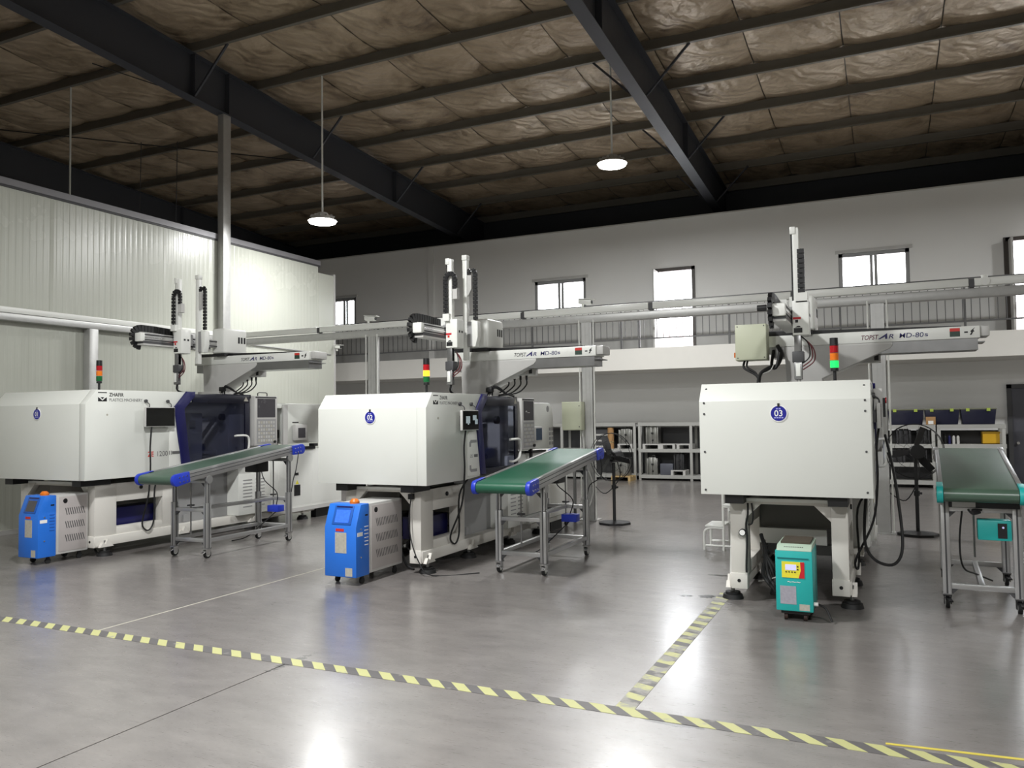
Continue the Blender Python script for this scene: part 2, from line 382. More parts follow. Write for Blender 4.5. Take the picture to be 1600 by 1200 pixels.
B(-20, 2.2, YW-.008, YW, 0, 1.02).build('lower_dado', DGREY, wb)
# mezzanine slab and its soffit
sl = tag(B(-20, 9, 17.35, YW, 2.52, 3.0).build('mezzanine_slab', SLABW, None, loc=(0, 17.35, 2.52)), 'white edged concrete mezzanine slab along the back wall', None, None, 'structure')
# railing
rl = tag(empty('mezzanine_railing', (-4, 17.42, 3.0)), 'grey steel railing with thin balusters along the mezzanine', 'railing')
B(-14.2, 3.3, 17.395, 17.445, 4.0, 4.045).build('handrail', RAILM, rl, .006)
B(-14.2, 3.3, 17.405, 17.435, 3.2, 3.23).build('bottom_rail', RAILM, rl)
bb_ = B(-.007, .007, -.007, .007, 0, .79); bme = bpy.data.meshes.new('baluster'); bme.from_pydata(bb_.v, [], bb_.f); bme.materials.append(RAILM)
x = -14.15
while x < 3.25:
    place('baluster', bme, rl, off=(x+4, 0, .22)); x += .145
for x in (-14.2, -12.0, -9.8, -7.6, -5.4, -4.98, -3.0, -.8, 1.4, 3.3):
    B(x-.02, x+.02, 17.4, 17.44, 3.0, 4.0).build('rail_post', RAILM, rl)

# windows
wn = 0
for (x0, x1, z0, z1) in ops:
    wn += 1
    w = struct('window_%d' % wn, ((x0+x1)/2, YW+.1, z0), 'bright daylight opening in the upper back wall')
    door = z0 < 3.5; fm = FRAMED if door else WINF; fw_ = .08
    ya, yb = (YW-.02, YW+.1) if door else (YW+.02, YW+.12)
    m = MB(); m.box(x0, x0+fw_, ya, yb, z0, z1).box(x1-fw_, x1, ya, yb, z0, z1).box(x0, x1, ya, yb, z1-fw_, z1)
    if not door: m.box(x0, x1, ya, yb, z0, z0+fw_)
    m.build('window_frame', fm, w)
    if not door:
        xm = (x0+x1)/2
        m = MB().box(xm-.075, xm-.012, YW+.05, YW+.09, z0+.04, z1-.04).box(xm+.012, xm+.075, YW+.07, YW+.11, z0+.04, z1-.04)
        m.build('sash_rail', GREY, w)
        for a, b in ((x0+.05, xm-.03), (xm+.03, x1-.05)):
            B(a, b, YW+.075, YW+.08, z0+.05, z1-.05).build('pane', GLASS, w)
        B(x0-.06, x1+.06, YW-.03, YW+.02, z1, z1+.07).build('lintel_trim', LGREY, w)
    else:
        B(x0-.035, x0, YW-.03, YW, z0, z1).build('door_reveal', FRAMED, w)
        B(x0+.05, x0+.09, YW-.4, YW+.02, z0, z1-.06).build('open_door_leaf', LGREY, w)
# neighbouring building seen through the openings
nb = thing('neighbour_building', 'pale neighbouring building seen through the upper windows', 'building', (-5, 27, 0))
B(-30, 20, 27, 27.4, 0, 4.45).build('wall', PINKW, nb)
B(-30, 20, 26.6, 27.4, 4.45, 4.6).build('eave', PINKW, nb)
for x in range(-28, 20, 3): B(x, x+.12, 26.9, 27, 0, 4.45).build('pilaster', LGREY, nb)

# ground-floor door at the right edge
d = struct('door_1', (2.75, YW-.02, 0), 'dark grey steel door at the far right')
B(2.28, 3.25, YW-.05, YW-.002, 0, 1.95).build('door_leaf', DOORG, d, .004)
m = MB().box(2.2, 2.28, YW-.07, YW-.002, 0, 2.03).box(2.2, 3.33, YW-.07, YW-.002, 1.95, 2.03); m.build('door_frame', DGREY, d)
k = MB().cyl((2.36, YW-.05, .85), (2.36, YW-.11, .85), .028); k.build('door_knob', CHROME, d)

# ---- enclosing walls outside the view
tag(B(-20.2, 9.2, -9.2, -9, 0, 9.4).build('wall_front', HALLW, None, loc=(0, -9, 0)), 'hall wall behind the viewpoint', None, None, 'structure')
tag(B(9, 9.2, -9, 21.4, 0, 9.4).build('wall_right', HALLW, None, loc=(9, 5, 0)), 'hall wall on the right outside the view', None, None, 'structure')
tag(B(-20.2, -20, -9, 24, 0, 9.4).build('wall_far_left', FAR, None, loc=(-20, 5, 0)), 'dark hall wall beyond the left partition', None, None, 'structure')

# ---- roof
SLP = .0546
zb = lambda Y: 7.287-SLP*(Y-6.785)       # underside of the rafters
ce = struct('ceiling', (0, 0, 0), 'pitched metal roof with rafters, purlins and foil insulation')
def slab_y(m, x0, x1, y0, y1, d0, d1):     # box following the roof pitch
    return m.add([(x, yy, zb(yy)+d) for x in (x0, x1) for yy in (y0, y1) for d in (d0, d1)],
                 [(0, 1, 3, 2), (4, 6, 7, 5), (0, 4, 5, 1), (2, 3, 7, 6), (0, 2, 6, 4), (1, 5, 7, 3)])
Y0, Y1 = -9, 21.2
for rx in (-17.9, -10.79, -3.665, 3.46):
    r = slab_y(MB(), rx-.006, rx+.006, Y0, Y1, 0, .78).build('rafter', RAFT, ce)
    slab_y(MB(), rx-.11, rx+.11, Y0, Y1, -.012, 0).build('bottom_flange', RAFT, r)
    slab_y(MB(), rx-.11, rx+.11, Y0, Y1, .768, .78).build('top_flange', RAFT, r)
    for yy in (10.05, 10.85, 4.0, 16.33):
        m = MB(); m.add([(rx+sx*q, yy+a, zb(yy)+zz) for sx in (1,) for q in (-.105, .105) for a in (-.006, .006) for zz in (0, .77)],
              [(0, 1, 3, 2), (4, 6, 7, 5), (0, 4, 5, 1), (2, 3, 7, 6), (0, 2, 6, 4), (1, 5, 7, 3)])
        m.build('stiffener', RAFT, r)
PY = [10.05+1.575*k for k in range(-12, 8)]
for i, py in enumerate(PY):
    z = zb(py)+.78
    # Z-section purlin
    m = MB().box(-20, 9, py-.004, py+.004, z, z+.2).box(-20, 9, py-.06, py, z, z+.008).box(-20, 9, py, py+.06, z+.192, z+.2).box(-20, 9, py-.064, py-.056, z, z+.025)
    m.build('purlin', PURL, ce)
# insulation blankets, sagging between the purlins, in strips 1.5 m wide with taped seams
def blanket(x0, x1, ya, yb):
    m = MB(); nx, ny = 7, 9; vs_ = []
    for i in range(nx+1):
        for j in range(ny+1):
            u, v = i/nx, j/ny; x = x0+(x1-x0)*u; yy = ya+(yb-ya)*v
            sag = -.07*math.sin(PI*v)**.7*(0.75+.25*math.sin(x*2.1+ya*3)) - .02*math.sin(PI*u)
            edge = .035*(abs(2*u-1)**8)
            vs_.append((x, yy, zb(yy)+.985+sag+edge+random.uniform(-.006, .006)))
    fs = [(i*(ny+1)+j, (i+1)*(ny+1)+j, (i+1)*(ny+1)+j+1, i*(ny+1)+j+1) for i in range(nx) for j in range(ny)]
    m.add(vs_, fs); return m
for j in range(len(PY)-1):
    x = -20; st = 1.5 if PY[j] > 4 else 14.5
    while x < 9:
        bl = blanket(x+.01, min(9, x+st)-.01, PY[j], PY[j+1]).build('insulation_blanket', FOIL, ce); x += st
slab_y(MB(), -20.2, 9.2, -9.2, 21.4, 1.03, 1.06).build('roof_sheet', PURL, ce)
B(-20, 9, 21.2, 21.3, 5.9, 8.2).build('eave_sheet', RAFT, ce)
B(-20, 9, 19.1, 21.25, 5.9, 5.95).build('eave_light_seal', RAFT, ce)  # unseen, added to keep daylight from leaking over the wall top
# flange braces and sag rods
for rx in (-10.79, -3.665):
    for k, py in enumerate((10.05, 13.2, 16.35, 19.4)):
        for s in (-1, 1):
            MB().bar((rx+s*.1, py, zb(py)+.03), (rx+s*.85, py, zb(py)+.79), .035, .035).build('fly_brace', RAFT, ce)
MB().cyl((-17.5, 10.2, zb(10.2)+.7), (-10.9, 15.8, zb(15.8)+.7), .012, 6).build('sag_rod', BLACK, ce)
MB().cyl((-12.45, 9.4, 7.8), (-12.0, 10.4, 7.7), .01, 6).build('sag_rod', BLACK, ce)
for x, yy in ((-13.9, 11.6), (-13.2, 11.9)):
    MB().cyl((x, yy, 4.4), (x+.05, yy, 7.3), .008, 6).build('hanger_wire', DGREY, ce)

# ---- hanging lamps
for i, (lx, ly, lz, lw_) in enumerate(LAMPS):
    lab = ['hanging LED high-bay lamp on a thin rod, nearer the left partition', 'hanging LED high-bay lamp on a thin rod, in front of the right rafter',
           'thin white lamp rod hanging down behind the left partition'][i] if i < 3 else ['unseen hanging LED high-bay lamp over the striped floor tape', 'unseen hanging LED high-bay lamp behind and to the right of the viewpoint', 'unseen hanging LED high-bay lamp farthest behind the viewpoint', 'unseen hanging LED high-bay lamp beyond the right edge near the grey door'][i-3]
    L_ = thing('high_bay_lamp', lab, 'lamp', (lx, ly, lz), 'hanging high-bay lamps')
    ty = zb(ly)+.79
    MB().cyl((lx, ly, lz+.16), (lx, ly, ty), .017, 8).build('suspension_rod', OFFW, L_)
    MB().cyl((lx, ly, lz+.09), (lx, ly, lz+.165), .15, 20, .09).build('driver_housing', LGREY, L_)
    m = MB().cyl((lx, ly, lz+.015), (lx, ly, lz+.09), .265, 28, .18); m.build('reflector', LGREY, L_)
    for a in range(12):
        t = a*PI/6; m = MB().bar((lx+.12*math.cos(t), ly+.12*math.sin(t), lz+.105), (lx+.22*math.cos(t), ly+.22*math.sin(t), lz+.09), .006, .03); m.build('cooling_fin', LGREY, L_)
    MB().cyl((lx, ly, lz-.02), (lx, ly, lz+.015), .235, 28, .25).build('lens', LENS, L_)
    ld = bpy.data.lights.new('lamp_light', 'AREA'); ld.shape = 'DISK'; ld.size = .46; ld.energy = lw_; ld.color = (.985, .99, .985)
    lo = bpy.data.objects.new('lamp_light', ld); COL.objects.link(lo); lo.parent = L_; lo.location = (0, 0, -.03)

# ---- galvanised frame with cable trunking
fr = thing('cable_trunking_frame', 'galvanised steel frame carrying white cable trunking behind the machines', 'frame', (-4, 11, 0))
def channel_post(x, y, z0, z1, w=.17, d=.1):
    m = MB().box(x-w/2, x+w/2, y-d/2, y-d/2+.006, z0, z1).box(x-w/2, x-w/2+.006, y-d/2, y+d/2, z0, z1).box(x+w/2-.006, x+w/2, y-d/2, y+d/2, z0, z1)
    m.box(x-w/2, x-w/2+.05, y+d/2-.006, y+d/2, z0, z1).box(x+w/2-.05, x+w/2, y+d/2-.006, y+d/2, z0, z1).box(x-.04, x-.02, y-d/2-.006, y-d/2, z0, z1).box(x+.02, x+.04, y-d/2-.006, y-d/2, z0, z1); return m
for x in (-7.69, -3.93, -.075):
    p = channel_post(x, 11.03, 0, 2.88).build('post', GALV, fr)
    B(x-.13, x+.13, 10.9, 11.16, 0, .012).build('base_plate', GALV, p)
    for s in (-1, 1): MB().cyl((x+s*.11, 10.97, .02), (x+s*.11, 10.97, 2.9), .011, 8).build('conduit', OFFW, p)
# top beam (rounded channel) and its bracing
B(-10.7, 3.6, 10.97, 11.09, 2.86, 2.975).build('beam', GALV, fr, .015)
jx = [-10.6, -8.76, -6.81, -4.93, -2.96, -1.06, .96, 2.9]
for a, b in zip(jx[:-1], jx[1:]):
    B(a+.03, b-.03, 10.93, 11.03, 2.992, 3.085).build('trunking', OFFW, fr, .008)
    B(b-.03, b+.03, 10.94, 11.02, 2.98, 3.075).build('trunking_joint', DGREY, fr)
# run along the left partition
B(-10.83, -10.71, -4, 10.95, 2.9, 3.0).build('beam', GALV, fr, .012)
B(-10.82, -10.72, -4, 10.9, 3.005, 3.085).build('trunking', OFFW, fr, .008)
for yy in (8.15, 3.0): B(-10.83, -10.7, yy-.075, yy+.075, 0, 2.9).build('post', GALV, fr, .006)
B(-10.84, -10.7, 10.72, 10.9, 0, zb(10.8)-.012).build('post', GALV, fr, .006)
MB().tube([(-10.83, 11.2, 2.93), (-10.83, 11.6, 2.93), (-10.83, 13.95, 2.9)], .012, 6, False).build('conduit', GREY, fr)

def cctv(loc, yawd, label):
    t = thing('security_camera', label, 'camera', loc); x, y, z = loc; a = math.radians(yawd); dx, dy = math.cos(a), math.sin(a)
    MB().cyl((x, y, z-.02), (x, y, z+.05), .018, 10).build('bracket', OFFW, t)
    b = MB().bar((x-dx*.06, y-dy*.06, z+.075), (x+dx*.14, y+dy*.14, z+.055), .07, .07).build('camera_body', OFFW, t, .012)
    MB().cyl((x+dx*.141, y+dy*.141, z+.055), (x+dx*.15, y+dy*.15, z+.055), .026, 12).build('camera_lens', BLACK, t)
    MB().bar((x-dx*.07, y-dy*.07, z+.118), (x+dx*.19, y+dy*.19, z+.094), .09, .008).build('sun_shield', OFFW, t)
cctv((-10.72, 14.02, 3.0), -20, 'white bullet camera on the end of the left partition')
cctv((-7.75, 10.97, 3.1), 0, 'white bullet camera on the trunking above the left post')
cctv((-3.98, 10.97, 3.1), 0, 'white bullet camera on the trunking above the middle post')
MB().cyl((1.1, 10.915, 3.04), (1.1, 10.94, 3.04), .05, 18).cyl((1.1, 10.98, 3.085), (1.1, 10.98, 3.12), .035, 14).build('junction_box', OFFW, fr)
# beige enclosure on the middle post
eb = thing('wall_enclosure', 'pale green-beige electrical enclosure fixed to the middle post', 'electrical box', (-4.12, 10.9, 1.3))
B(-4.27, -3.97, 10.82, 10.97, 1.3, 1.71).build('enclosure_body', BEIGE, eb, .006)
B(-4.262, -3.978, 10.812, 10.82, 1.308, 1.702).build('enclosure_door', BEIGE, eb, .003)
for dz in (.05, .35): MB().cyl((-4.0, 10.812, 1.3+dz), (-4.0, 10.805, 1.3+dz), .008, 8).build('screw', DGREY, eb)
MB().tube([(-3.98, 10.9, 1.3), (-3.96, 10.88, .9), (-3.82, 10.85, .5), (-3.9, 10.8, .15), (-4.05, 10.75, .02)], .01, 6).build('cable', CABG, eb)
MB().tube([(-4.0, 10.9, 1.3), (-3.93, 10.86, .8), (-3.99, 10.8, .3), (-4.2, 10.6, .01)], .008, 6).build('cable', CABG, eb)

# ================================================================== INJECTION MACHINES
def signal_tower(par, x, y, z, lit):
    p = MB().cyl((x, y, z), (x, y, z+.1), .013, 10).cyl((x, y, z), (x, y, z+.012), .04, 16).cyl((x, y, z+.09), (x, y, z+.115), .03, 16).build('signal_tower', BLACK, par)
    zz = z+.115
    for nm, mt, on in (('green_lens', GRNL, GRNON), ('amber_lens', AMBL, AMBON), ('red_lens', REDL, REDL)):
        b = MB().cyl((x, y, zz+.003), (x, y, zz+.058), .033, 18).build(nm, on if lit == nm[:5] else mt, p); zz += .06
    MB().cyl((x, y, zz), (x, y, zz+.062), .033, 18, .031).build('tower_cap', BLACK, p)

def badge(par, x, y, z, num, label):
    b = MB().cyl((x, y, z), (x, y-.004, z), .066, 28).build('badge', CLEAN, par); b['label'] = label
    MB().cyl((x, y-.004, z), (x, y-.006, z), .058, 28).build('badge_disc', BADGE, b)
    B(x-.008, x+.008, y-.008, y-.002, z+.05, z+.078).build('badge_clip', BLACK, b)
    text(num, (x, y-.0062, z-.021), (1, 0, 0), .066, CLEAN, b, 'badge_number', 'CENTER', bold=.012)
    for k in range(4): B(x-.034+k*.018, x-.02+k*.018, y-.0068, y-.006, z-.037, z-.029).build('badge_script', SCRIPT, b)
    for k in range(2): B(x-.018+k*.02, x-.004+k*.02, y-.0068, y-.006, z+.032, z+.04).build('badge_script', SCRIPT, b)

def cable(par, pts, r=.008, m=None, name='cable'): return MB().tube(pts, r, 7).build(name, m or RUBBER, par)

def machine(cx, yf, W, ky, kz, num, lit, label, style):
    T = thing('injection_molding_machine', label, 'machine', (cx, yf, 0), 'injection moulding machines')
    hx = W/2; bx = hx-.19 if style != 'big' else hx-.16
    Y = lambda v: yf+v*ky
    Z = lambda v: v if v < .868 else .868+(v-.868)*kz
    X = lambda v: cx+v
    P3 = lambda poly: [(Y(a), Z(b)) for a, b in poly]
    # --- clamp hood
    hood = MB().prism(P3([(.004, .868), (.004, 1.605), (.119, 1.745), (1.13, 1.745), (.98, 1.58), (1.05, 1.1), (1.08, .885), (.78, .868)]), 'x', X(-hx), X(hx)).build('clamp_hood', WHITE, T, .004)
    # front cover sheet, folded at the top, proud of the hood
    seam = .105 if style != 'screws' else .0
    pr = P3([(0, .868), (0, 1.605), (.115, 1.747), (.122, 1.744), (.007, 1.603), (.007, .868)])
    if seam:
        MB().prism(pr, 'x', X(-hx+.002), X(hx-seam)).build('front_cover', WHITE, hood, .0015)
        MB().prism(pr, 'x', X(hx-seam+.005), X(hx-.002)).build('edge_strip', WHITE, hood, .0015)
    else:
        MB().prism(pr, 'x', X(-hx+.002), X(hx-.002)).build('front_cover', WHITE, hood, .0015)
        for sx, zs in ((-1, (1.592, 1.505, 1.203, .903)), (1, (1.592, 1.512, 1.211, .911))):
            for z in zs: MB().cyl((X(sx*(hx-.04)), yf-.004, z), (X(sx*(hx-.04)), yf+.004, z), .0085, 10).build('screw', DGREY, hood)
            MB().cyl((X(sx*(hx-.045)), yf+.078, 1.7), (X(sx*(hx-.045)), yf+.086, 1.705), .0085, 10).build('screw', DGREY, hood)
    # grey relief swoosh panel low on the right side
    MB().prism([(Y(a), Z(b)) for a, b in ((.92 if style == 'big' else .80, 1.33), (.96 if style == 'big' else .84, 1.36), (1.0, 1.36), (1.05, 1.1), (1.075, .90), (.92 if style == 'big' else .80, .90))], 'x', X(hx), X(hx+.006)).build('side_insert', OFFW, hood, .002)
    # --- lettering on the right side
    lx = X(hx+.001)
    hb = thing_sub = None
    le = B(lx-.001, lx+.0012, Y(.10)+.03, Y(.10)+.03+.09*ky, Z(1.713), Z(1.722)).build('logo_emblem', INK, hood)
    e0, e1 = Y(.10)+.03, Y(.10)+.03+.09*ky; em = (e0+e1)/2; q = (e1-e0)
    m = MB().prism([(e0, Z(1.632)), (e0, Z(1.672)), (em-.28*q, Z(1.66)), (em, Z(1.638)), (em+.28*q, Z(1.66)), (e1, Z(1.672)), (e1, Z(1.632))], 'x', lx-.001, lx+.0012)
    m.prism([(em-.2*q, Z(1.672)), (em+.2*q, Z(1.672)), (em, Z(1.652))], 'x', lx-.001, lx+.0012); m.build('emblem_block', INK, le)
    text('ZHAFIR', (lx, e1+.03, Z(1.682)), (0, 1, 0), .05*kz, INK, hood, width=.155*ky, bold=.015)
    text('PLASTICS MACHINERY', (lx, e1+.03, Z(1.633)), (0, 1, 0), .043*kz, INKG, hood, width=.36*ky)
    if style == 'big':
        text('ZE', (lx, 6.735, 1.09), (0, 1, 0), .085, INKR, hood, width=.085, bold=.02)
        text('1200', (lx+.0, 6.855, 1.09), (0, 1, 0), .085, INKG, hood, width=.15)
        text('II', (lx+.006, 7.03, 1.1), (0, 1, 0), .07, INKG, hood, width=.04)
        B(lx+.005, lx+.0065, 7.085, 7.2, 1.105, 1.14).build('model_bar', INKG, hood)
    else:
        xx = X(hx+.007)
        for za, zc in ((1.27, 1.245), (.94, .965)):
            m = MB(); m.prism([(Y(.84), Z(1.2 if za > 1.1 else 1.01)), (Y(.84), Z(zc)), (Y(.87), Z(za)), (Y(1.0), Z(za)), (Y(1.0), Z(za+(-.03 if za > 1.1 else .03))), (Y(.89), Z(za+(-.03 if za > 1.1 else .03))), (Y(.872), Z(zc+(-.01 if za > 1.1 else .01))), (Y(.872), Z(1.2 if za > 1.1 else 1.01))], 'x', xx-.002, xx+.001)
            m.build('swoosh_mark', GREY, hood)
        text('ZE', (xx, Y(.85), Z(1.09)), (0, 1, 0), .04, INKG, hood, width=.06)
        B(xx-.001, xx+.001, Y(.94), Y(1.02), Z(1.09), Z(1.12)).build('model_bar', INKG, hood)
    badge(T, X(-.02 if style == 'screws' else 0), yf-.001, Z(1.515) if style != 'screws' else 1.502, num, 'round blue number badge reading '+num)
    # --- wall tablet on two hooks
    ty0, ty1 = Y(.60), Y(.95)
    tb = B(X(hx+.03), X(hx+.06), ty0, ty1, Z(1.372), Z(1.577)).build('tablet_monitor', LGREY, T, .006)
    B(X(hx+.0605), X(hx+.0625), ty0+.008, ty1-.008, Z(1.38), Z(1.57)).build('screen', SCREEN, tb)
    if style == 'mid':
        for (u0, u1, w0, w1) in ((.2, .45, .35, .7), (.3, .38, .28, .36), (.62, .85, .5, .75), (.75, .92, .3, .55)):
            B(X(hx+.0624), X(hx+.0629), ty0+(ty1-ty0)*u0, ty0+(ty1-ty0)*u1, Z(1.372+.205*w0), Z(1.372+.205*w1)).build('screen_image', mat('screen_glow', c(170, 184, 190), .3, var=.6, scale=60, emit=.25), tb)
    B(X(hx), X(hx+.03), ty0+.05, ty1-.05, Z(1.42), Z(1.52)).build('mount', DGREY, tb)
    for yy in (ty0+.06, ty1-.05):
        MB().tube([(X(hx+.05), yy, Z(1.577)), (X(hx+.045), yy, Z(1.61)), (X(hx+.004), yy-.015, Z(1.64))], .006, 6).build('hook', DGREY, tb)
        MB().cyl((X(hx), yy-.015, Z(1.64)), (X(hx+.02), yy-.015, Z(1.64)), .02, 14).build('hook_pad', DGREY, tb)
    cable(T, [(X(hx+.04), ty0+.1, Z(1.372)), (X(hx+.02), ty0+.1, 1.2), (X(hx+.02), ty0+.105, .95), (X(hx-.02), ty0+.11, .62), (X(bx+.03), ty0+.12, .3), (X(bx+.04), ty0+.2, .21), (X(bx+.05), ty0+.27, .33), (X(bx+.05), ty0+.28, .7), (X(hx-.01), ty0+.28, .9)], .0095)
    MB().cyl((X(hx), Y(.22), Z(1.5)), (X(hx+.002), Y(.22), Z(1.5)), .012, 10).build('round_sticker', STICK, T)
    # --- base frame
    base = B(X(-bx+.02), X(bx-.02), Y(.21), Y(1.05), .78, .80).build('base_top', CREAM, T)
    for s in (-1, 1):
        xa, xb = X(s*(bx-.12)), X(s*bx); bs = MB()
        bs.box(xa, xb, Y(.2), Y(.43), .2, .8).box(xa, xb, Y(.96), Y(1.08), .2, .8).box(xa, xb, Y(.43), Y(.96), .2, .3).box(xa, xb, Y(.43), Y(.96), .59, .8)
        bs.prism([(X(s*(bx-.12)), .8), (X(s*(bx-.12)), .66), (X(s*(bx-.26)), .8)], 'y', Y(.2), Y(.26))
        bs.build('base_side_frame', CREAM, base, .003)
    for s in (-1, 1):
        xa, xb = X(s*(bx-.11)), X(s*(bx+.015))
        B(xa, xb, Y(.2), Y(3.3), .11, .215).build('skid_rail', CREAM, base, .004)
        B(X(s*(bx-.125)), X(s*(bx+.004)), Y(.19), Y(.29), .1, .225).build('foot_block', CREAM, base, .004)
        MB().cyl((X(s*(bx-.06)), Y(.19)-.002, .165), (X(s*(bx-.06)), Y(.19)+.004, .165), .014, 12).build('bolt_hole', BLACK, base)
        B(X(s*(bx-.13)), X(s*(bx+.01)), Y(.05), Y(.36), .795, .867).build('black_pad', BLACK, base)
        for k, yy in enumerate((.3, 1.2, 2.2, 3.1)):
            fx = X(s*(bx-.02+.03*(k == 0)))
            ft = MB().cyl((fx, Y(yy), 0), (fx, Y(yy), .035), .085, 20, .075).cyl((fx, Y(yy), .035), (fx, Y(yy), .055), .06, 16).build('levelling_foot', RUBBER, T)
            MB().cyl((fx, Y(yy), .05), (fx, Y(yy), .17), .016, 10).build('foot_bolt', STEEL, ft)
            MB().prism([(Y(yy)-.09, .1), (Y(yy)+.09, .1), (Y(yy)+.06, .13), (Y(yy)+.015, .19), (Y(yy)-.015, .13), (Y(yy)-.05, .15)], 'x', X(s*(bx+.012)), X(s*(bx+.05))).build('foot_lug', CREAM, ft)
    B(X(-bx+.1), X(bx-.1), Y(.2), Y(.27), .80, .825).build('front_crossbar', OFFW, base)
    B(X(-bx+.12), X(bx-.12), Y(1.0), Y(1.04), .5, .8).build('drip_tray', mat('tray_olive_grey', c(96, 96, 90), .5), base)
    B(X(-bx+.12), X(bx-.22), Y(1.12), Y(1.15), .38, .51).build('inner_panel', LGREY, base)
    B(X(-bx+.1), X(bx-.1), Y(1.3), Y(1.36), .22, .31).build('inner_crossbar', GREY, base)
    if style != 'screws':
        B(X(bx-.42), X(bx-.16), Y(.52), Y(1.0), .27, .5).build('servo_box', NAVY, base, .01)
        B(X(-bx+.14), X(-bx+.3), Y(.5), Y(1.0), .25, .5).build('motor_block', DGREY, base, .02)
    else: B(X(-bx+.125), X(bx-.2), Y(.9), Y(.93), .37, .5).build('heat_shield', OFFW, base)
    B(X(bx-.14), X(bx-.12), Y(1.08), Y(1.95), .2, .9).build('chute_plate', GREY, base)
    B(X(-bx+.12), X(-bx+.14), Y(1.08), Y(1.95), .2, .9).build('chute_plate', GREY, base)
    B(X(-hx+.03), X(hx-.03), Y(1.08), Y(2.02), .885, .935).build('mold_deck', DGREY, base)
    # vented side cover below the control panel
    vc = B(X(-hx+.06), X(hx-.08), Y(1.93), Y(2.46), .215, 1.05).build('vented_cover', OFFW, T, .008)
    for col in range(2):
        for k in range(9):
            z = .32+k*.045; B(X(hx-.0805), X(hx-.076), Y(2.0+col*.2), Y(2.14+col*.2), z, z+.012).build('louver', GREY, vc)
    rc = B(X(-hx+.05), X(hx-.05), Y(2.46), Y(3.75), .2, 1.06).build('rear_cabinet', OFFW, T, .008)
    B(X(hx-.051), X(hx-.048), Y(2.55), Y(3.12), .24, 1.0).build('cabinet_door', OFFW, rc, .002)
    B(X(hx-.051), X(hx-.048), Y(3.15), Y(3.7), .24, 1.0).build('cabinet_door', OFFW, rc, .002)
    B(X(hx-.07), X(hx-.03), Y(2.46), Y(3.75), .15, .2).build('cabinet_plinth', LGREY, rc)
    B(X(hx-.048), X(hx-.044), Y(2.82), Y(2.93), .38, .54).build('breaker_panel', BLACK, rc)
    MB().prism([(Y(2.845), .55), (Y(2.905), .55), (Y(2.875), .61)], 'x', X(hx-.048), X(hx-.046)).build('warning_triangle', YEL, rc)
    B(X(hx-.048), X(hx-.046), Y(2.83), Y(2.9), .68, .72).build('plate', BLACK, rc)
    for s in (-1,): B(X(s*(bx-.1)), X(s*bx), Y(3.3), Y(3.75), 0, .2).build('cabinet_leg', BLACK, rc)
    B(X(hx-.22), X(hx-.12), Y(3.3), Y(3.7), 0, .16).build('cabinet_leg', BLACK, rc)
    # --- mold area behind the safety door
    ma = MB().box(X(-hx+.08), X(hx-.16), Y(1.3), Y(1.48), .95, Z(1.52)).build('moving_platen', LGREY, T, .02)
    B(X(-hx+.08), X(hx-.12), Y(1.82), Y(2.06), .93, Z(1.66)).build('fixed_platen', LGREY, ma, .02)
    for xx in (-.62, .62):
        for zz in (1.05, 1.45): MB().cyl((X(xx*(hx-.12)), Y(1.0), Z(zz)), (X(xx*(hx-.12)), Y(1.9), Z(zz)), .035, 14).build('tie_bar', CHROME, ma)
    B(X(-.16), X(.2), Y(1.48), Y(1.8), 1.08, Z(1.42)).build('mold_block', MOLDD, ma, .01)
    B(X(hx-.14), X(hx-.135), Y(1.28), Y(1.36), Z(1.36), Z(1.44)).build('data_plate', STICK, ma)
    MB().cyl((X(hx-.12), Y(1.7), Z(1.47)), (X(hx-.08), Y(1.7), Z(1.47)), .045, 14).build('hose_fitting', BLACK, ma)
    B(X(-hx+.01), X(-hx+.03), Y(1.05), Y(2.05), .9, Z(1.72)).build('rear_guard', DNAVY, ma)
    B(X(-hx+.01), X(hx-.01), Y(1.55), Y(2.06), Z(1.70), Z(1.735)).build('top_guard', DNAVY, ma)
    # --- safety door
    x0, x1 = X(hx-.012), X(hx+.012)
    dr = MB().prism(P3([(1.13, 1.752), (.98, 1.585), (1.05, 1.1), (1.08, .9), (1.19, .9), (1.16, 1.1), (1.10, 1.56), (1.235, 1.70), (1.24, 1.752)]), 'x', x0, X(hx+.02)).build('safety_door', NAVY, T, .004)
    B(x0, x1, Y(1.21), Y(2.02), Z(1.63), Z(1.725)).build('door_rail', DNAVY, dr, .004)
    B(x0, x1, Y(1.955), Y(2.025), .9, Z(1.64)).build('door_stile', DNAVY, dr, .004)
    B(x0, x1, Y(1.18), Y(1.96), .9, .955).build('door_rail', DNAVY, dr, .004)
    MB().prism(P3([(1.17, .95), (1.145, 1.1), (1.1, 1.55), (1.17, 1.635), (1.96, 1.635), (1.96, .95)]), 'x', X(hx-.003), X(hx+.003)).build('door_pane', DOORGL, dr)
    MB().tube([(X(hx+.01), Y(1.8), Z(1.245)), (X(hx+.06), Y(1.81), Z(1.25)), (X(hx+.075), Y(1.92), Z(1.245)), (X(hx+.075), Y(1.955), Z(1.2)), (X(hx+.075), Y(1.95), Z(1.1)), (X(hx+.075), Y(1.9), Z(1.03)), (X(hx+.06), Y(1.8), Z(1.0)), (X(hx+.01), Y(1.79), Z(1.0))], .014, 8).build('door_handle', OFFW, dr)
    MB().prism([(Y(1.93), Z(1.655)), (Y(2.0), Z(1.655)), (Y(1.965), Z(1.71))], 'x', X(hx+.012), X(hx+.0135)).build('warning_triangle', STICK, dr)
    # --- control panel
    cp = B(X(hx-.06), X(hx+.05), Y(2.065), Y(2.435), Z(1.12), Z(1.722)).build('control_panel', LGREY, T, .006)
    B(X(hx+.05), X(hx+.052), Y(2.11), Y(2.40), Z(1.46), Z(1.69)).build('panel_screen', SCRGREY, cp)
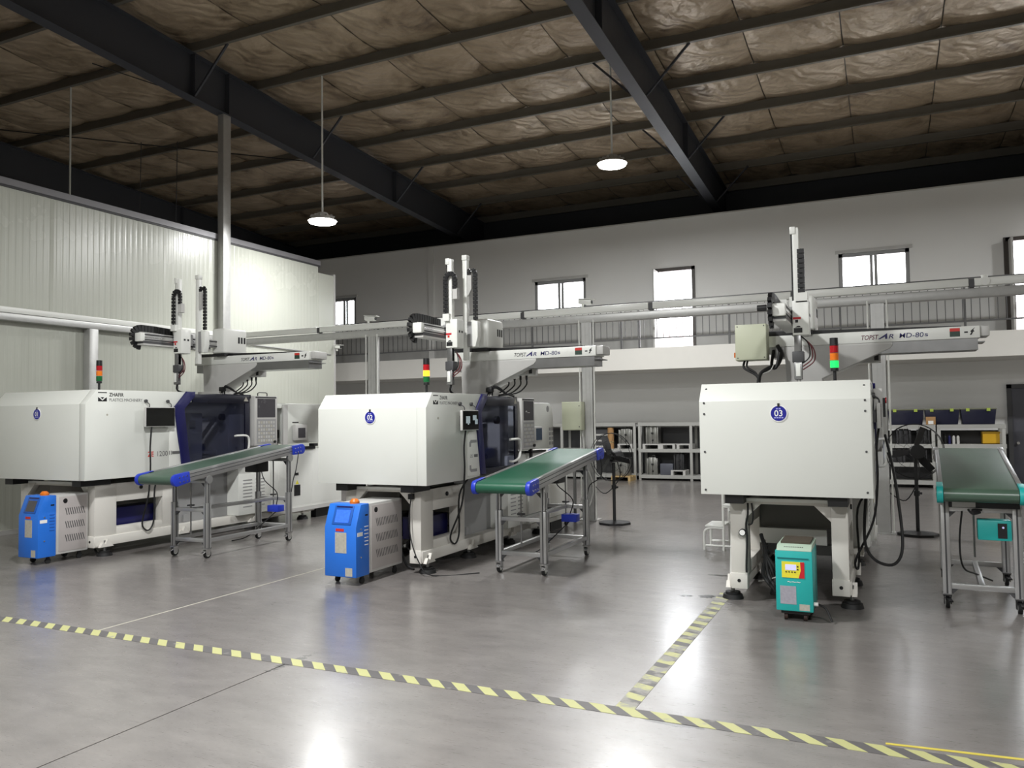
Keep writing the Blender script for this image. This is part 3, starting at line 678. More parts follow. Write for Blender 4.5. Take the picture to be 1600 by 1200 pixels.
    text('*--', (X(hx+.0525), Y(2.16), Z(1.54)), (0, 1, 0), .05, CLEAN, cp, 'screen_mark', width=.12) if style != 'big' else None
    kp = B(X(hx+.05), X(hx+.052), Y(2.1), Y(2.41), Z(1.14), Z(1.44)).build('keypad', GREY, cp)
    for r in range(6):
        for q in range(7):
            B(X(hx+.052), X(hx+.0545), Y(2.12)+q*.04*ky, Y(2.12)+q*.04*ky+.028*ky, Z(1.165+r*.044), Z(1.165+r*.044+.03)).build('key', LGREY if (r+q) % 3 else STICK, kp)
    MB().cyl((X(hx+.052), Y(2.385), Z(1.16)), (X(hx+.075), Y(2.385), Z(1.16)), .018, 12).build('stop_button', BLACK, cp)
    B(X(hx-.03), X(hx+.051), Y(2.08), Y(2.42), Z(1.695), Z(1.715)).build('panel_strip', DGREY, cp)
    if style == 'big':
        MB().tube([(X(hx), Y(2.16), Z(1.72)), (X(hx), Y(2.16), Z(1.755)), (X(hx), Y(2.18), Z(1.765)), (X(hx), Y(2.29), Z(1.765)), (X(hx), Y(2.31), Z(1.755)), (X(hx), Y(2.31), Z(1.72))], .007, 6, False).build('panel_handle', BLACK, cp)
    # --- injection unit
    if style == 'big':
        B(X(-hx+.1), X(hx-.3), Y(2.46), Y(2.75), 1.06, Z(1.60)).build('barrel_guard', LGREY, T, .01)
        MB().cyl((X(.25), Y(2.45), Z(1.38)), (X(.25), Y(2.8), Z(1.38)), .07, 16).build('barrel', BLACK, T)
        cable(T, [(X(hx-.2), Y(2.5), 1.08), (X(hx-.16), Y(2.53), 1.25), (X(hx-.19), Y(2.58), 1.4), (X(hx-.25), Y(2.62), 1.3), (X(hx-.2), Y(2.66), 1.1)], .03)
        cable(T, [(X(hx-.2), Y(2.48), 1.15), (X(hx-.14), Y(2.6), 1.2), (X(hx-.2), Y(2.68), 1.35)], .02)
        ic = B(X(-hx+.1), X(hx-.1), Y(2.71), Y(3.6), Z(1.12), Z(1.64)).build('injection_cover', WHITE, T, .012)
        B(X(-hx+.1), X(hx-.1), Y(2.46), Y(2.72), Z(1.58), Z(1.64)).build('cover_lip', WHITE, ic)
        B(X(hx-.11), X(hx-.08), Y(2.66), Y(2.74), Z(1.10), Z(1.62)).build('cover_edge', LGREY, ic)
        mo = B(X(hx-.1), X(hx-.02), Y(2.82), Y(3.05), Z(1.15), Z(1.37)).build('injection_monitor', LGREY, ic, .03)
        B(X(hx-.02), X(hx-.017), Y(2.87), Y(3.0), Z(1.19), Z(1.32)).build('screen', SCRGREY, mo)
        B(X(hx-.1), X(hx-.095), Y(2.84), Y(2.95), Z(1.385), Z(1.4)).build('slot', BLACK, ic)
        B(X(hx-.12), X(hx-.03), Y(2.46), Y(3.2), 1.06, 1.1).build('slide_rail', BLACK, T)
        B(X(hx-.12), X(hx-.03), Y(3.17), Y(3.25), 1.1, 1.14).build('rail_stop', BLACK, T)
    else:
        ic = MB().prism([(Y(2.45), 1.1), (Y(2.45), 1.675), (Y(3.13), 1.675), (Y(3.2), 1.62), (Y(3.25), 1.5), (Y(3.25), 1.1)], 'x', X(-hx+.12), X(hx-.04)).build('injection_cover', WHITE, T, .012)
        MB().cyl((X(hx-.04), Y(3.06), 1.6), (X(hx-.037), Y(3.06), 1.6), .04, 20).build('oval_mark', GREY, ic)
        for k in range(4):
            for q in range(2): B(X(hx-.041), X(hx-.036), Y(3.1+q*.08), Y(3.15+q*.08), 1.14+k*.06, 1.18+k*.06).build('vent', GREY, ic)
        mo = B(X(hx-.04), X(hx+.03), Y(2.5), Y(2.72), Z(1.2), Z(1.38)).build('injection_monitor', LGREY, ic, .01)
        B(X(hx+.03), X(hx+.032), Y(2.52), Y(2.7), Z(1.215), Z(1.36)).build('screen', mat('screen_slate', c(52, 70, 92), .2), mo)
        B(X(hx-.1), X(hx+.0), Y(2.46), Y(2.9), 1.06, 1.085).build('slide_rail', BLACK, T)
        B(X(hx-.06), X(hx-.02), Y(2.48), Y(2.52), .98, 1.14).build('rail_stop', BLACK, T)
    # hopper loader pipe in front of rear hood
    signal_tower(T, X(.365 if style != 'big' else .43), yf+.45, Z(1.745), lit)
    # base plug and cables at the front leg
    MB().cyl((X(bx), Y(.7), .73), (X(bx+.012), Y(.7), .73), .022, 14).build('cable_gland', BLACK, T)
    return T

M1 = machine(-8.7, 5.92, 1.60, 1.22, 1.137, '01', None, 'big white injection moulding machine with badge 01, beside the left partition', 'big')
M2 = machine(-4.54, 6.45, 1.26, 1.0, 1.0, '02', 'amber', 'middle white injection moulding machine with badge 02 and lit amber signal tower', 'mid')
M3 = machine(-.735, 6.45, 1.26, 1.0, 1.0, '03', 'green', 'white injection moulding machine with badge 03 and lit green signal tower', 'screws')
# extra front cables of the middle machine
cable(M2, [(-4.19, 6.62, .74), (-4.2, 6.6, .55), (-4.17, 6.58, .35), (-4.08, 6.56, .15), (-3.95, 6.6, .01), (-3.6, 6.9, .006)], .006)
B(-4.22, -4.17, 6.61, 6.65, .72, .77).build('cable_box', BLACK, M2)
for k in range(5):
    cable(M2, [(-4.4+.02*k, 7.0+.05*k, .6-.05*k), (-4.33+.03*k, 6.95, .4), (-4.4, 6.98-.03*k, .22), (-4.3+.05*k, 7.1, .1)], .012, name='hose')
# air line, gauge and hoses on the machine 03 front legs
cable(M3, [(-1.03, 6.62, .79), (-1.03, 6.61, .7), (-1.045, 6.61, .62), (-1.04, 6.61, .5), (-1.05, 6.61, .3), (-1.05, 6.61, .24)], .008)
cable(M3, [(-1.0, 6.62, .79), (-.99, 6.61, .7), (-1.0, 6.61, .63), (-1.03, 6.61, .62)], .007)
gz = MB().cyl((-1.075, 6.63, .555), (-1.075, 6.6, .555), .028, 20).build('pressure_gauge', BLACK, M3)
MB().cyl((-1.075, 6.6, .555), (-1.075, 6.597, .555), .022, 20).build('gauge_face', CLEAN, gz)
MB().cyl((-1.19, 6.75, .12), (-1.17, 6.75, .62), .02, 12).cyl((-1.175, 6.75, .62), (-1.17, 6.75, .7), .035, 14).build('air_pipe', OFFW, M3)
MB().cyl((-1.14, 6.74, .6), (-1.13, 6.74, .72), .035, 14).build('air_regulator', BLACK, M3)
cable(M3, [(-.17, 7.05, .85), (-.19, 7.03, .6), (-.18, 7.02, .42), (-.1, 7.0, .32), (.02, 7.0, .31), (.08, 7.02, .45), (.06, 7.15, .8), (.02, 7.4, 1.1), (-.02, 7.7, 1.3)], .012)
for k in range(4):
    cable(M3, [(-.98+.02*k, 6.95, .5-.05*k), (-.93, 6.85, .35), (-.95+.04*k, 6.8, .2), (-.85, 6.75, .08+.02*k), (-.9, 6.9, .03)], .016, name='hose')
cable(M3, [(-1.0, 6.9, .12), (-.9, 6.8, .16), (-.8, 6.72, .22), (-.72, 6.7, .3)], .006, CABG)
# side switch box of machine 03
sb = B(-.1, -.03, 7.35, 7.5, 1.42, 1.7).build('switch_box', LGREY, M3, .006)
B(-.03, -.01, 7.38, 7.46, 1.46, 1.62).build('switch', BLACK, sb); MB().cyl((-.01, 7.42, 1.6), (.0, 7.42, 1.6), .025, 14).build('switch_ring', RED, sb)

# ================================================================== LINEAR ROBOTS
def chain(par, pts, w, h, name='cable_chain'):
    """drag chain: separate dark links along a path (pts in world, width along given axis x)"""
    P = [V(p) for p in pts]; ch = MB().tube(P, min(w, h)*.28, 6, False).build(name, RUBBER, par)
    for a, b in zip(P[:-1], P[1:]):
        d = b-a; n = max(1, round(d.length/.045))
        for i in range(n):
            p = a+d*(i+.08)/n; q = a+d*(i+.92)/n
            MB().bar(p, q, w, h, (1, 0, 0)).build('chain_link', BLACK, ch)
    return ch
def arc(cx_, cy, cz, r, a0, a1, n, plane):
    out = []
    for i in range(n+1):
        t = math.radians(a0+(a1-a0)*i/n); u, v = r*math.cos(t), r*math.sin(t)
        out.append((cx_+u, cy, cz+v) if plane == 'xz' else (cx_, cy+u, cz+v))
    return out

def robot(cx, yb, dz, xr, ax, label, two=True, box=False, da=0.):
    T = thing('take_out_robot', label, 'robot', (cx, yb+.15, 1.745+dz), 'linear take-out robots')
    Z = lambda z: z+dz
    ys, ye = yb, yb+.3
    br = MB().prism([(cx-.16, Z(1.80)), (cx-.175, Z(2.185)), (cx+.83, Z(2.185)), (cx+.83, Z(2.155)), (cx+.80, Z(2.12)), (cx+.18, Z(1.85)), (cx+.18, Z(1.80))], 'y', ys+.004, ye).build('support_bracket', LGREY, T, .006)
    B(cx-.24, cx+.26, ys-.03, ye+.03, Z(1.745), Z(1.80)).build('mount_plate', LGREY, br, .004)
    bm_ = B(cx-.33, cx+xr-.05, ys, ye, Z(2.185), Z(2.30)).build('beam_cover', OFFW, T, .006)
    B(cx-.3, cx+xr-.07, ys+.012, ye-.01, Z(2.075), Z(2.186)).build('beam_profile', STEEL, bm_)
    MB().prism([(cx-.33, Z(2.30)), (cx+xr-.2, Z(2.30)), (cx+xr-.2, Z(2.308)), (cx-.33, Z(2.35))], 'y', ys+.02, ye-.02).build('toothed_belt', BLACK, bm_)
    B(cx+xr-.05, cx+xr+.03, ys+.02, ye-.02, Z(2.20), Z(2.30)).build('end_cap', LGREY, bm_, .012)
    B(cx+xr-.07, cx+xr-.01, ys+.03, ye, Z(2.145), Z(2.155)).build('end_plate', STEEL, bm_)
    # lettering
    text('TOPST', (cx+.545, ys-.001, Z(2.215)), (1, 0, 0), .064, INKM if box else INK, bm_, shear=.25, width=.155, bold=.01)
    MB().prism([(cx+.70, Z(2.215)), (cx+.72, Z(2.215)), (cx+.765, Z(2.238)), (cx+.765, Z(2.215)), (cx+.785, Z(2.215)), (cx+.785, Z(2.272))], 'y', ys-.0012, ys+.001).build('lettering', INKB, bm_)
    text('R', (cx+.79, ys-.001, Z(2.217)), (1, 0, 0), .062, INKB, bm_, shear=.25, width=.045, bold=.01)
    text('MD-80', (cx+.885, ys-.001, Z(2.218)), (1, 0, 0), .066, INKB, bm_, shear=.1, width=.21, bold=.004)
    text('s', (cx+1.105, ys-.001, Z(2.224)), (1, 0, 0), .055, INKB, bm_, width=.03, bold=.01)
    sx = cx+xr-.3
    B(sx, sx+.085, ys-.0015, ys+.001, Z(2.255), Z(2.285)).build('danger_sticker', INKR, bm_)
    B(sx, sx+.085, ys-.0015, ys+.001, Z(2.205), Z(2.255)).build('warning_sticker', mat('sticker_dark_green', c(40, 62, 52), .5, var=.4, scale=60), bm_)
    B(sx+.12, sx+.15, ys-.0015, ys+.001, Z(2.235), Z(2.25)).build('safety_mark', INK, bm_)
    MB().prism([(sx+.165, Z(2.215)), (sx+.18, Z(2.215)), (sx+.195, Z(2.245)), (sx+.205, Z(2.245)), (sx+.195, Z(2.262)), (sx+.21, Z(2.285)), (sx+.185, Z(2.265)), (sx+.17, Z(2.25)), (sx+.178, Z(2.24))], 'y', ys-.0015, ys+.001).build('safety_mark', INK, bm_)
    # carriage
    a0 = cx+ax
    cg = B(a0-.19, a0+.05, ys-.08, ye+.06, Z(2.335), Z(2.69)).build('carriage_cover', OFFW, T, .03, seg=3)
    for k in range(3): B(a0+.049, a0+.052, ye-.12+k*.055, ye-.085+k*.055, Z(2.49), Z(2.58)).build('vent_slot', BLACK, cg)
    B(a0-.18, a0+.03, ys-.06, ye+.04, Z(2.30), Z(2.336)).build('carriage_base', BLACK, cg)
    # kick (extraction) arm running towards the viewer, left of the arm head
    y0 = yb-1.36; Zo = Z; Z = lambda z: z+dz+da; k0 = a0-.14
    ka = B(k0-.055, k0+.045, y0+.06, ys, Z(2.42), Z(2.52)).build('kick_arm', ALU, T)
    for zz in (2.435, 2.465, 2.5): B(k0+.0445, k0+.051, y0+.06, ys-.05, Z(zz-.006), Z(zz+.006)).build('slide_rail', BLACK if zz != 2.465 else CHROME, ka)
    B(k0-.06, k0+.05, y0, y0+.07, Z(2.41), Z(2.52)).build('arm_end_cap', OFFW, ka, .01)
    B(k0-.07, k0+.05, y0+.04, ys-.2, Z(2.365), Z(2.385)).build('arm_tray', LGREY, ka)
    B(k0-.07, k0+.05, y0+.04, ys-.2, Z(2.385), Z(2.42)).build('arm_rib', DGREY, ka)
    chain(T, arc(k0-.075, y0+.1, Z(2.47), .12, 270, 90, 8, 'yz')+[(k0-.075, y0+.3, Z(2.59)), (k0-.075, y0+.62, Z(2.575))], .085, .035)
    B(k0-.1, k0+.0, y0+.6, y0+.72, Z(2.545), Z(2.63)).build('chain_anchor', OFFW, ka)
    if box: MB().cyl((k0-.12, y0+.12, Z(2.5)), (k0-.2, y0+.12, Z(2.5)), .028, 12).build('chain_knob', BLACK, ka)
    B(k0+.0, a0+.0, yb-.8, yb-.6, Z(2.4), Z(2.55)).build('slide_block', GREY, ka)
    # main arm head
    ya = yb-.85
    hd = B(a0-.085, a0+.06, ya, ya+.16, Z(2.28), Z(2.60)).build('arm_head', OFFW, T, .008)
    B(a0-.08, a0-.01, ya-.002, ya, Z(2.425), Z(2.445)).build('danger_sticker', RED, hd)
    B(a0-.06, a0-.035, ya-.002, ya, Z(2.395), Z(2.42)).build('danger_sticker', INKR if two else INK, hd)
    B(a0-.075, a0-.0, ya-.002, ya, Z(2.30), Z(2.345)).build('warning_sticker', BLACK, hd)
    MB().prism([(a0-.06, Z(2.35)), (a0-.01, Z(2.35)), (a0-.025, Z(2.365)), (a0-.045, Z(2.362))], 'y', ya-.002, ya).build('warning_sticker', BLACK, hd)
    for k in range(2): B(a0+.06, a0+.062, ya+.04+k*.06, ya+.07+k*.06, Z(2.45), Z(2.475)).build('bolt', BLACK, hd)
    va = B(a0-.07, a0-.015, ya+.02, ya+.08, Z(2.05), Z(3.28)).build('vertical_arm', OFFW, T, .004)
    B(a0-.085, a0-.07, ya+.03, ya+.06, Z(2.6), Z(3.22)).build('guide_rail', BLACK, va)
    B(a0-.09, a0-.04, ya+.01, ya+.09, Z(3.22), Z(3.29)).build('arm_tip', OFFW, va, .006)
    if two:
        xa = a0-.075
        chain(T, [(xa, ya-.01, Z(2.63)), (xa, ya-.01, Z(3.03))]+arc(xa+.06, ya-.01, Z(3.05), .06, 180, 0, 6, 'xz')+[(xa+.12, ya-.01, Z(2.93))], .028, .05)
        B(xa-.03, xa+.05, ya-.03, ya+.03, Z(2.58), Z(2.66)).build('chain_anchor', OFFW, hd)
        B(xa+.09, xa+.15, ya-.02, ya+.04, Z(2.82), Z(2.94)).build('chain_bracket', LGREY, va)
        # secondary arm
        y2 = ya+.34
        v2 = B(a0-.05, a0+.005, y2, y2+.06, Z(2.16), Z(3.37)).build('vertical_arm', OFFW, T, .004)
        B(a0-.06, a0-.05, y2+.02, y2+.04, Z(2.3), Z(3.2)).build('guide_rail', BLACK, v2)
        B(a0-.055, a0+.01, y2-.01, y2+.07, Z(3.32), Z(3.38)).build('arm_tip', OFFW, v2, .006)
        MB().prism([(a0+.02, Z(2.9)), (a0+.065, Z(2.98)), (a0+.065, Z(3.14)), (a0+.01, Z(3.14)), (a0+.01, Z(2.92))], 'y', y2, y2+.05).build('chain_bracket', LGREY, v2)
        xb = a0+.045
        chain(T, [(xb-.03, y2+.02, Z(3.15))]+arc(xb+.015, y2+.02, Z(3.16), .045, 180, 0, 5, 'xz')+[(xb+.06, y2+.02, Z(2.62))], .028, .05)
        MB().prism([(a0+.07, Z(2.62)), (a0+.15, Z(2.6)), (a0+.15, Z(2.42)), (a0+.12, Z(2.31)), (a0+.08, Z(2.31))], 'y', y2-.02, y2+.06).build('side_cover', OFFW, v2, .006)
        B(a0+.01, a0+.08, y2-.01, y2+.05, Z(2.32), Z(2.6)).build('head_block', GREY, v2, .004)
    else:
        xa = a0+.0
        chain(T, [(xa, ya+.03, Z(2.62)), (xa, ya+.03, Z(3.08))], .045, .06)
        B(xa-.05, xa+.05, ya+.0, ya+.12, Z(2.58), Z(2.67)).build('chain_anchor', OFFW, hd)
    # gripper
    gx = a0-.045
    gr = B(gx-.05, gx+.05, ya, ya+.1, Z(2.03), Z(2.13)).build('gripper', DGREY, T, .006)
    B(gx-.03, gx+.03, ya+.01, ya+.07, Z(2.13), Z(2.28)).build('wrist', STEEL, gr, .004)
    B(gx-.035, gx+.035, ya+.0, ya+.06, Z(1.87), Z(2.03)).build('gripper_body', STEEL, gr, .006)
    B(gx-.02, gx+.02, ya-.012, ya, Z(1.9), Z(2.02)).build('gripper_plate', OFFW, gr, .003)
    for s in (-1, 1): MB().bar((gx+s*.012, ya+.03, Z(1.87)), (gx+s*.018, ya+.03, Z(1.81)), .008, .012).build('gripper_finger', STEEL, gr)
    for k in range(3):
        cable(gr, [(gx+.03, ya+.04, Z(2.27)), (gx+.09+.02*k, ya+.03, Z(2.2-.02*k)), (gx+.1+.02*k, ya+.02, Z(2.08-.02*k)), (gx+.04, ya+.02, Z(2.02-.03*k))], .006, mat('hose_maroon', c(92, 30, 36), .5) if k else RUBBER, 'hose')
    if two:
        cable(gr, [(gx+.02, ya+.05, Z(2.1)), (gx+.03, ya+.03, Z(1.95)), (gx-.01, ya+.04, Z(1.8)), (gx+.0, ya+.2, Z(1.76))], .012, name='hose')
    Z = Zo
    # cable bundle and sockets under the beam
    jb = B(cx+.27, cx+.72, ye-.12, ye+.02, Z(2.0), Z(2.09)).build('socket_box', LGREY, T, .004)
    B(cx+.66, cx+.70, ye-.125, ye-.11, Z(2.02), Z(2.07)).build('socket_label', BLACK, jb)
    for k in range(0 if box else 4):
        xk = cx+.36+k*.08
        MB().cyl((xk, ye-.06, Z(1.95)), (xk, ye-.06, Z(2.0)), .014, 10).build('plug', BLACK, jb)
        cable(jb, [(xk, ye-.06, Z(1.95)), (xk-.01, ye-.06, Z(1.88)), (xk-.12, ye-.1, Z(1.79)), (cx+.2, ye-.15, Z(1.76))], .009)
    for k in range(0 if box else 3):
        cable(jb, [(cx+.2+.03*k, ys-.02, Z(1.76)), (cx+.25+.02*k, ys-.04, Z(1.83+.02*k)), (cx+.32+.02*k, ys-.02, Z(1.85)), (cx+.42, ys+.05, Z(1.78)), (cx+.5, ys+.1, Z(1.75))], .011)
    if not box: B(cx+.2, cx+.28, ys-.07, ys+.0, Z(1.80), Z(1.86)).build('cable_clamp', BLACK, jb, .01)
    if box:
        bxx = thing('robot_control_box', 'pale beige control box hung on the left end of the robot above machine 03', 'control box', (-1.23, 8.38, 2.04))
        B(-1.385, -1.075, 8.36, 8.55, 2.045, 2.41).build('box_body', BEIGE, bxx, .004)
        B(-1.38, -1.08, 8.352, 8.36, 2.05, 2.405).build('box_lid', BEIGE, bxx, .002)
        for px_, pz in ((-1.36, 2.39), (-1.1, 2.39), (-1.36, 2.07), (-1.1, 2.07)): MB().cyl((px_, 8.353, pz), (px_, 8.349, pz), .006, 8).build('screw', DGREY, bxx)
        MB().cyl((-1.392, 8.4, 2.08), (-1.392, 8.4, 2.13), .014, 10).build('indicator', ORANGE, bxx)
        cable(bxx, [(-1.31, 8.45, 2.045), (-1.31, 8.42, 1.97), (-1.2, 8.4, 1.9), (-1.165, 8.38, 1.84), (-1.16, 8.35, 1.72)], .012)
        cable(bxx, [(-1.28, 8.45, 2.045), (-1.28, 8.42, 1.98), (-1.2, 8.4, 1.92), (-1.165, 8.38, 1.86)], .01)
        cable(bxx, [(-1.0, 8.6, 2.2), (-.96, 8.55, 2.1), (-1.0, 8.5, 1.99), (-1.08, 8.45, 1.96), (-1.15, 8.4, 1.9), (-1.17, 8.38, 1.8)], .02)
        cable(bxx, [(-1.04, 8.6, 2.15), (-1.05, 8.5, 1.99), (-1.0, 8.45, 1.97), (-.97, 8.5, 2.12)], .016)
        cable(bxx, [(-1.02, 8.44, 2.0), (-1.06, 8.42, 1.93), (-1.13, 8.4, 1.9), (-1.16, 8.38, 1.82)], .006, CABG)
        # joint on the left end of the beam
        B(-1.10, -1.0, 8.62, 8.88, 2.12, 2.3).build('beam_end_block', GREY, T, .006)
    return T
R1 = robot(-8.74, 8.54, .12, 1.80, .27, 'linear take-out robot on top of the big machine 01', True)
R2 = robot(-4.54, 8.6, 0, 1.62, .19, 'linear take-out robot with two tall arms on top of machine 02', True)
R3 = robot(-.76, 8.6, 0, 1.62, .08, 'linear take-out robot with one tall arm on top of machine 03', False, True, -.06)

# ================================================================== CONVEYORS
def caster(par, x, y, m=None):
    w = MB().cyl((x-.014, y, .045), (x+.014, y, .045), .045, 18).build('caster', RUBBER, par)
    MB().cyl((x-.016, y, .045), (x+.016, y, .045), .028, 14).build('wheel_hub', OFFW, w)
    f = MB().box(x-.026, x-.019, y-.035, y+.025, .035, .1).box(x+.019, x+.026, y-.035, y+.025, .035, .1).box(x-.03, x+.03, y-.04, y+.03, .096, .106)
    f.build('caster_fork', m or CHROME, w); MB().bar((x, y-.03, .085), (x+.02, y-.09, .065), .034, .009).build('brake_lever', m or CHROME, w)
def prof(m, x, y, z0, z1, w=.045): return m.box(x-w/2, x+w/2, y-w/2, y+w/2, z0, z1)
def grooved(par, name, x, y, z0, z1, w):
    o = prof(MB(), x, y, z0, z1, w).build(name, ALU, par, .003)
    g_ = .006
    for dx, dy in ((0, -w/2), (w/2, 0)):
        if dx == 0: B(x-g_, x+g_, y-w/2-.0006, y-w/2+.002, z0, z1).build('groove', DGREY, o)
        else: B(x+w/2-.002, x+w/2+.0006, y-g_, y+g_, z0, z1).build('groove', DGREY, o)
    return o
def conveyor(cx, yl, yb, y0, y1, zl, zh, hw, lw, rot, belt_m, br_m, label, tele=True):
    """yl, yb leg rows; y0,y1 belt ends; zl, zh centre heights at the ends"""
    T = thing('belt_conveyor', label, 'conveyor', (cx, (yl+yb)/2, 0), 'inclined belt conveyors')
    zc = lambda y: zl+(zh-zl)*(y-y0)/(y1-y0)
    dirv = V((0, y1-y0, zh-zl)).normalized(); nrm = V((0, -dirv.z, dirv.y))
    R = .052
    # belt loop
    m = MB(); a = V((0, y0+R, zc(y0+R))); b = V((0, y1-R, zc(y1-R))); prof_ = []
    for k in range(9): t = PI*k/8; prof_.append(b+dirv*R*math.sin(t)+nrm*R*math.cos(t))
    for k in range(9): t = PI*k/8; prof_.append(a-dirv*R*math.sin(t)-nrm*R*math.cos(t))
    MB().prism([(p.y, p.z) for p in prof_], 'x', cx-hw+.035, cx+hw-.035).build('belt', belt_m, T)
    for s in (-1, 1):
        xo, xi = cx+s*hw, cx+s*(hw-.032)
        pa, pb = a+dirv*.1, b-dirv*.1
        r = MB().prism([((pa+nrm*.062).y, (pa+nrm*.062).z), ((pb+nrm*.062).y, (pb+nrm*.062).z), ((pb-nrm*.045).y, (pb-nrm*.045).z), ((pa-nrm*.045).y, (pa-nrm*.045).z)], 'x', xo, xi).build('side_rail', ALU, T, .003)
        for q in (.03, -.005):
            MB().prism([((pa+nrm*(q+.007)).y, (pa+nrm*(q+.007)).z), ((pb+nrm*(q+.007)).y, (pb+nrm*(q+.007)).z), ((pb+nrm*q).y, (pb+nrm*q).z), ((pa+nrm*q).y, (pa+nrm*q).z)], 'x', xo+s*.0008, xo-s*.004).build('rail_groove', DGREY, r)
        for e, sg in ((a, -1), (b, 1)):
            pts = []
            for k in range(9): t = PI*k/8; pts.append(e+dirv*sg*(.058*math.sin(t))+nrm*.064*math.cos(t))
            pts = [e-dirv*sg*.17+nrm*.064]+pts+[e-dirv*sg*.17-nrm*.05]
            bk = MB().prism([(p.y, p.z) for p in pts], 'x', xo+s*.012, xi).build('end_bracket', br_m if tele or sg < 0 else ALU, T, .004)
            for k in range(3):
                for w_ in (-.025, .025):
                    p = e-dirv*sg*(.03+.05*k)+nrm*w_; MB().cyl((xo+s*.012, p.y, p.z), (xo+s*.016, p.y, p.z), .008, 8).build('bolt', CHROME, bk)
    # legs
    for yy in (yl, yb):
        for s in (-1, 1):
            x = cx+s*lw; top = zc(yy)-.05
            if tele:
                low = grooved(T, 'leg', x, yy, .11, .60, .06); grooved(T, 'leg_slide', x, yy, .6, top, .042)
            else: grooved(T, 'leg', x, yy, .11, top, .06)
            B(x-.035, x+.035, yy-.035, yy+.035, .106, .114).build('foot_plate', STEEL, T)
            MB().cyl((x+s*.02, yy, top-.03), (x+s*.035, yy, top-.03), .045, 18).build('pivot_plate', ALU, T)
            caster(T, x, yy, BLACK if not tele else CHROME)
        zr = (.19, .52, zc(yy)-.1) if tele else (.17, zc(yy)-.14)
        for z in zr:
            o = B(cx-lw+.02, cx+lw-.02, yy-.02, yy+.02, z-.02, z+.02).build('crossbar', ALU, T, .003)
            for s in (-1, 1): MB().prism([(cx+s*(lw-.025), z-.02), (cx+s*(lw-.075), z-.02), (cx+s*(lw-.025), z-.07)], 'y', yy-.015, yy+.015).build('corner_gusset', DGREY, o)
    if tele:
        for s in (-1, 1): B(cx+s*lw-.02, cx+s*lw+.02, yl+.02, yb-.02, .17, .21).build('stretcher', ALU, T, .003)
        B(cx-.02, cx+.02, yl, yb, .50, .54).build('stretcher', ALU, T, .003)
        for yy in (yl, yb): 
            MB().cyl((cx, yy, .25 if yy == yl else .35), (cx, yy, zc(yy)-.1), .008, 8).build('screw_rod', STEEL, T)
            MB().cyl((cx, yy, .56), (cx, yy, .575), .04, 16).build('hand_wheel', DGREY, T)
        mo = B(cx-.14, cx+.06, yb-.35, yb-.15, zc(yb)-.24, zc(yb)-.11).build('motor', BLACK, T, .01)
        B(cx-.02, cx+.15, yb-.09, yb+.03, .36, .44).build('speed_controller', BLUEB, T, .006)
        cable(T, [(cx-.02, yb-.2, zc(yb)-.2), (cx-.05, yb-.1, .75), (cx+.1, yb-.05, .6), (cx+.05, yb, .44)], .006)
        cable(T, [(cx+hw+.01, y1-.12, zc(y1)-.05), (cx+hw+.04, y1-.2, zc(y1)-.25), (cx+lw+.03, yb+.05, .75), (cx+lw, yb+.05, .6)], .006)
        cable(T, [(cx+.04, yb+.02, .36), (cx-.1, yb-.1, .2), (cx-.25, yb-.2, .05), (cx-.4, yb-.3, .008)], .006)
    else:
        B(cx-.02, cx+.02, yl, yb, .15, .19).build('stretcher', ALU, T, .003)
        B(cx-lw+.03, cx+lw+.02, yl-.05, yl+.12, zc(yl)-.125, zc(yl)-.06).build('drive_tray', BLACK, T, .004)
        B(cx-lw+.05, cx-.03, yl-.06, yl-.05, zc(yl)-.12, zc(yl)-.06).build('drive_plate', LGREY, T)
        mo = B(cx-.02, cx+.2, yl-.02, yl+.12, .53, .68).build('gear_motor', TEAL, T, .008)
        B(cx+.11, cx+.17, yl-.026, yl-.018, .55, .66).build('speed_switch', BLACK, mo)
        MB().cyl((cx+.145, yl-.03, .63), (cx+.145, yl-.026, .63), .008, 8).build('indicator', LCD, mo)
        for k in range(4): cable(T, [(cx-.08+.03*k, yl-.06, .76), (cx-.05, yl-.08, .73+.01*k), (cx, yl-.05, .74)], .008)
        cable(T, [(cx-.12, yl-.03, .74), (cx-.14, yl+.05, .5), (cx-.12, yl+.1, .3), (cx-.02, yl+.4, .2), (cx+.1, yl+.6, .12)], .007)
        MB().cyl((cx-.03, yl+.3, .35), (cx-.03, yl+.3, .75), .008, 8).build('screw_rod', STEEL, T)
    T.rotation_euler = (0, 0, math.radians(rot)); return T
conveyor(-7.04, 6.58, 7.9, 6.08, 8.16, .875, 1.14, .275, .245, 0, GREENG, BLUEB, 'aluminium belt conveyor with blue ends beside the big machine 01')
conveyor(-3.215, 7.04, 8.22, 6.58, 8.68, .845, 1.085, .285, .235, 0, GREEN, BLUEB, 'bright green belt conveyor with blue ends beside machine 02')
conveyor(.635, 7.0, 8.1, 6.78, 8.75, .87, 1.105, .275, .235, -2.2, GREENG, TEAL, 'belt conveyor with teal ends and motor at the right edge', False)

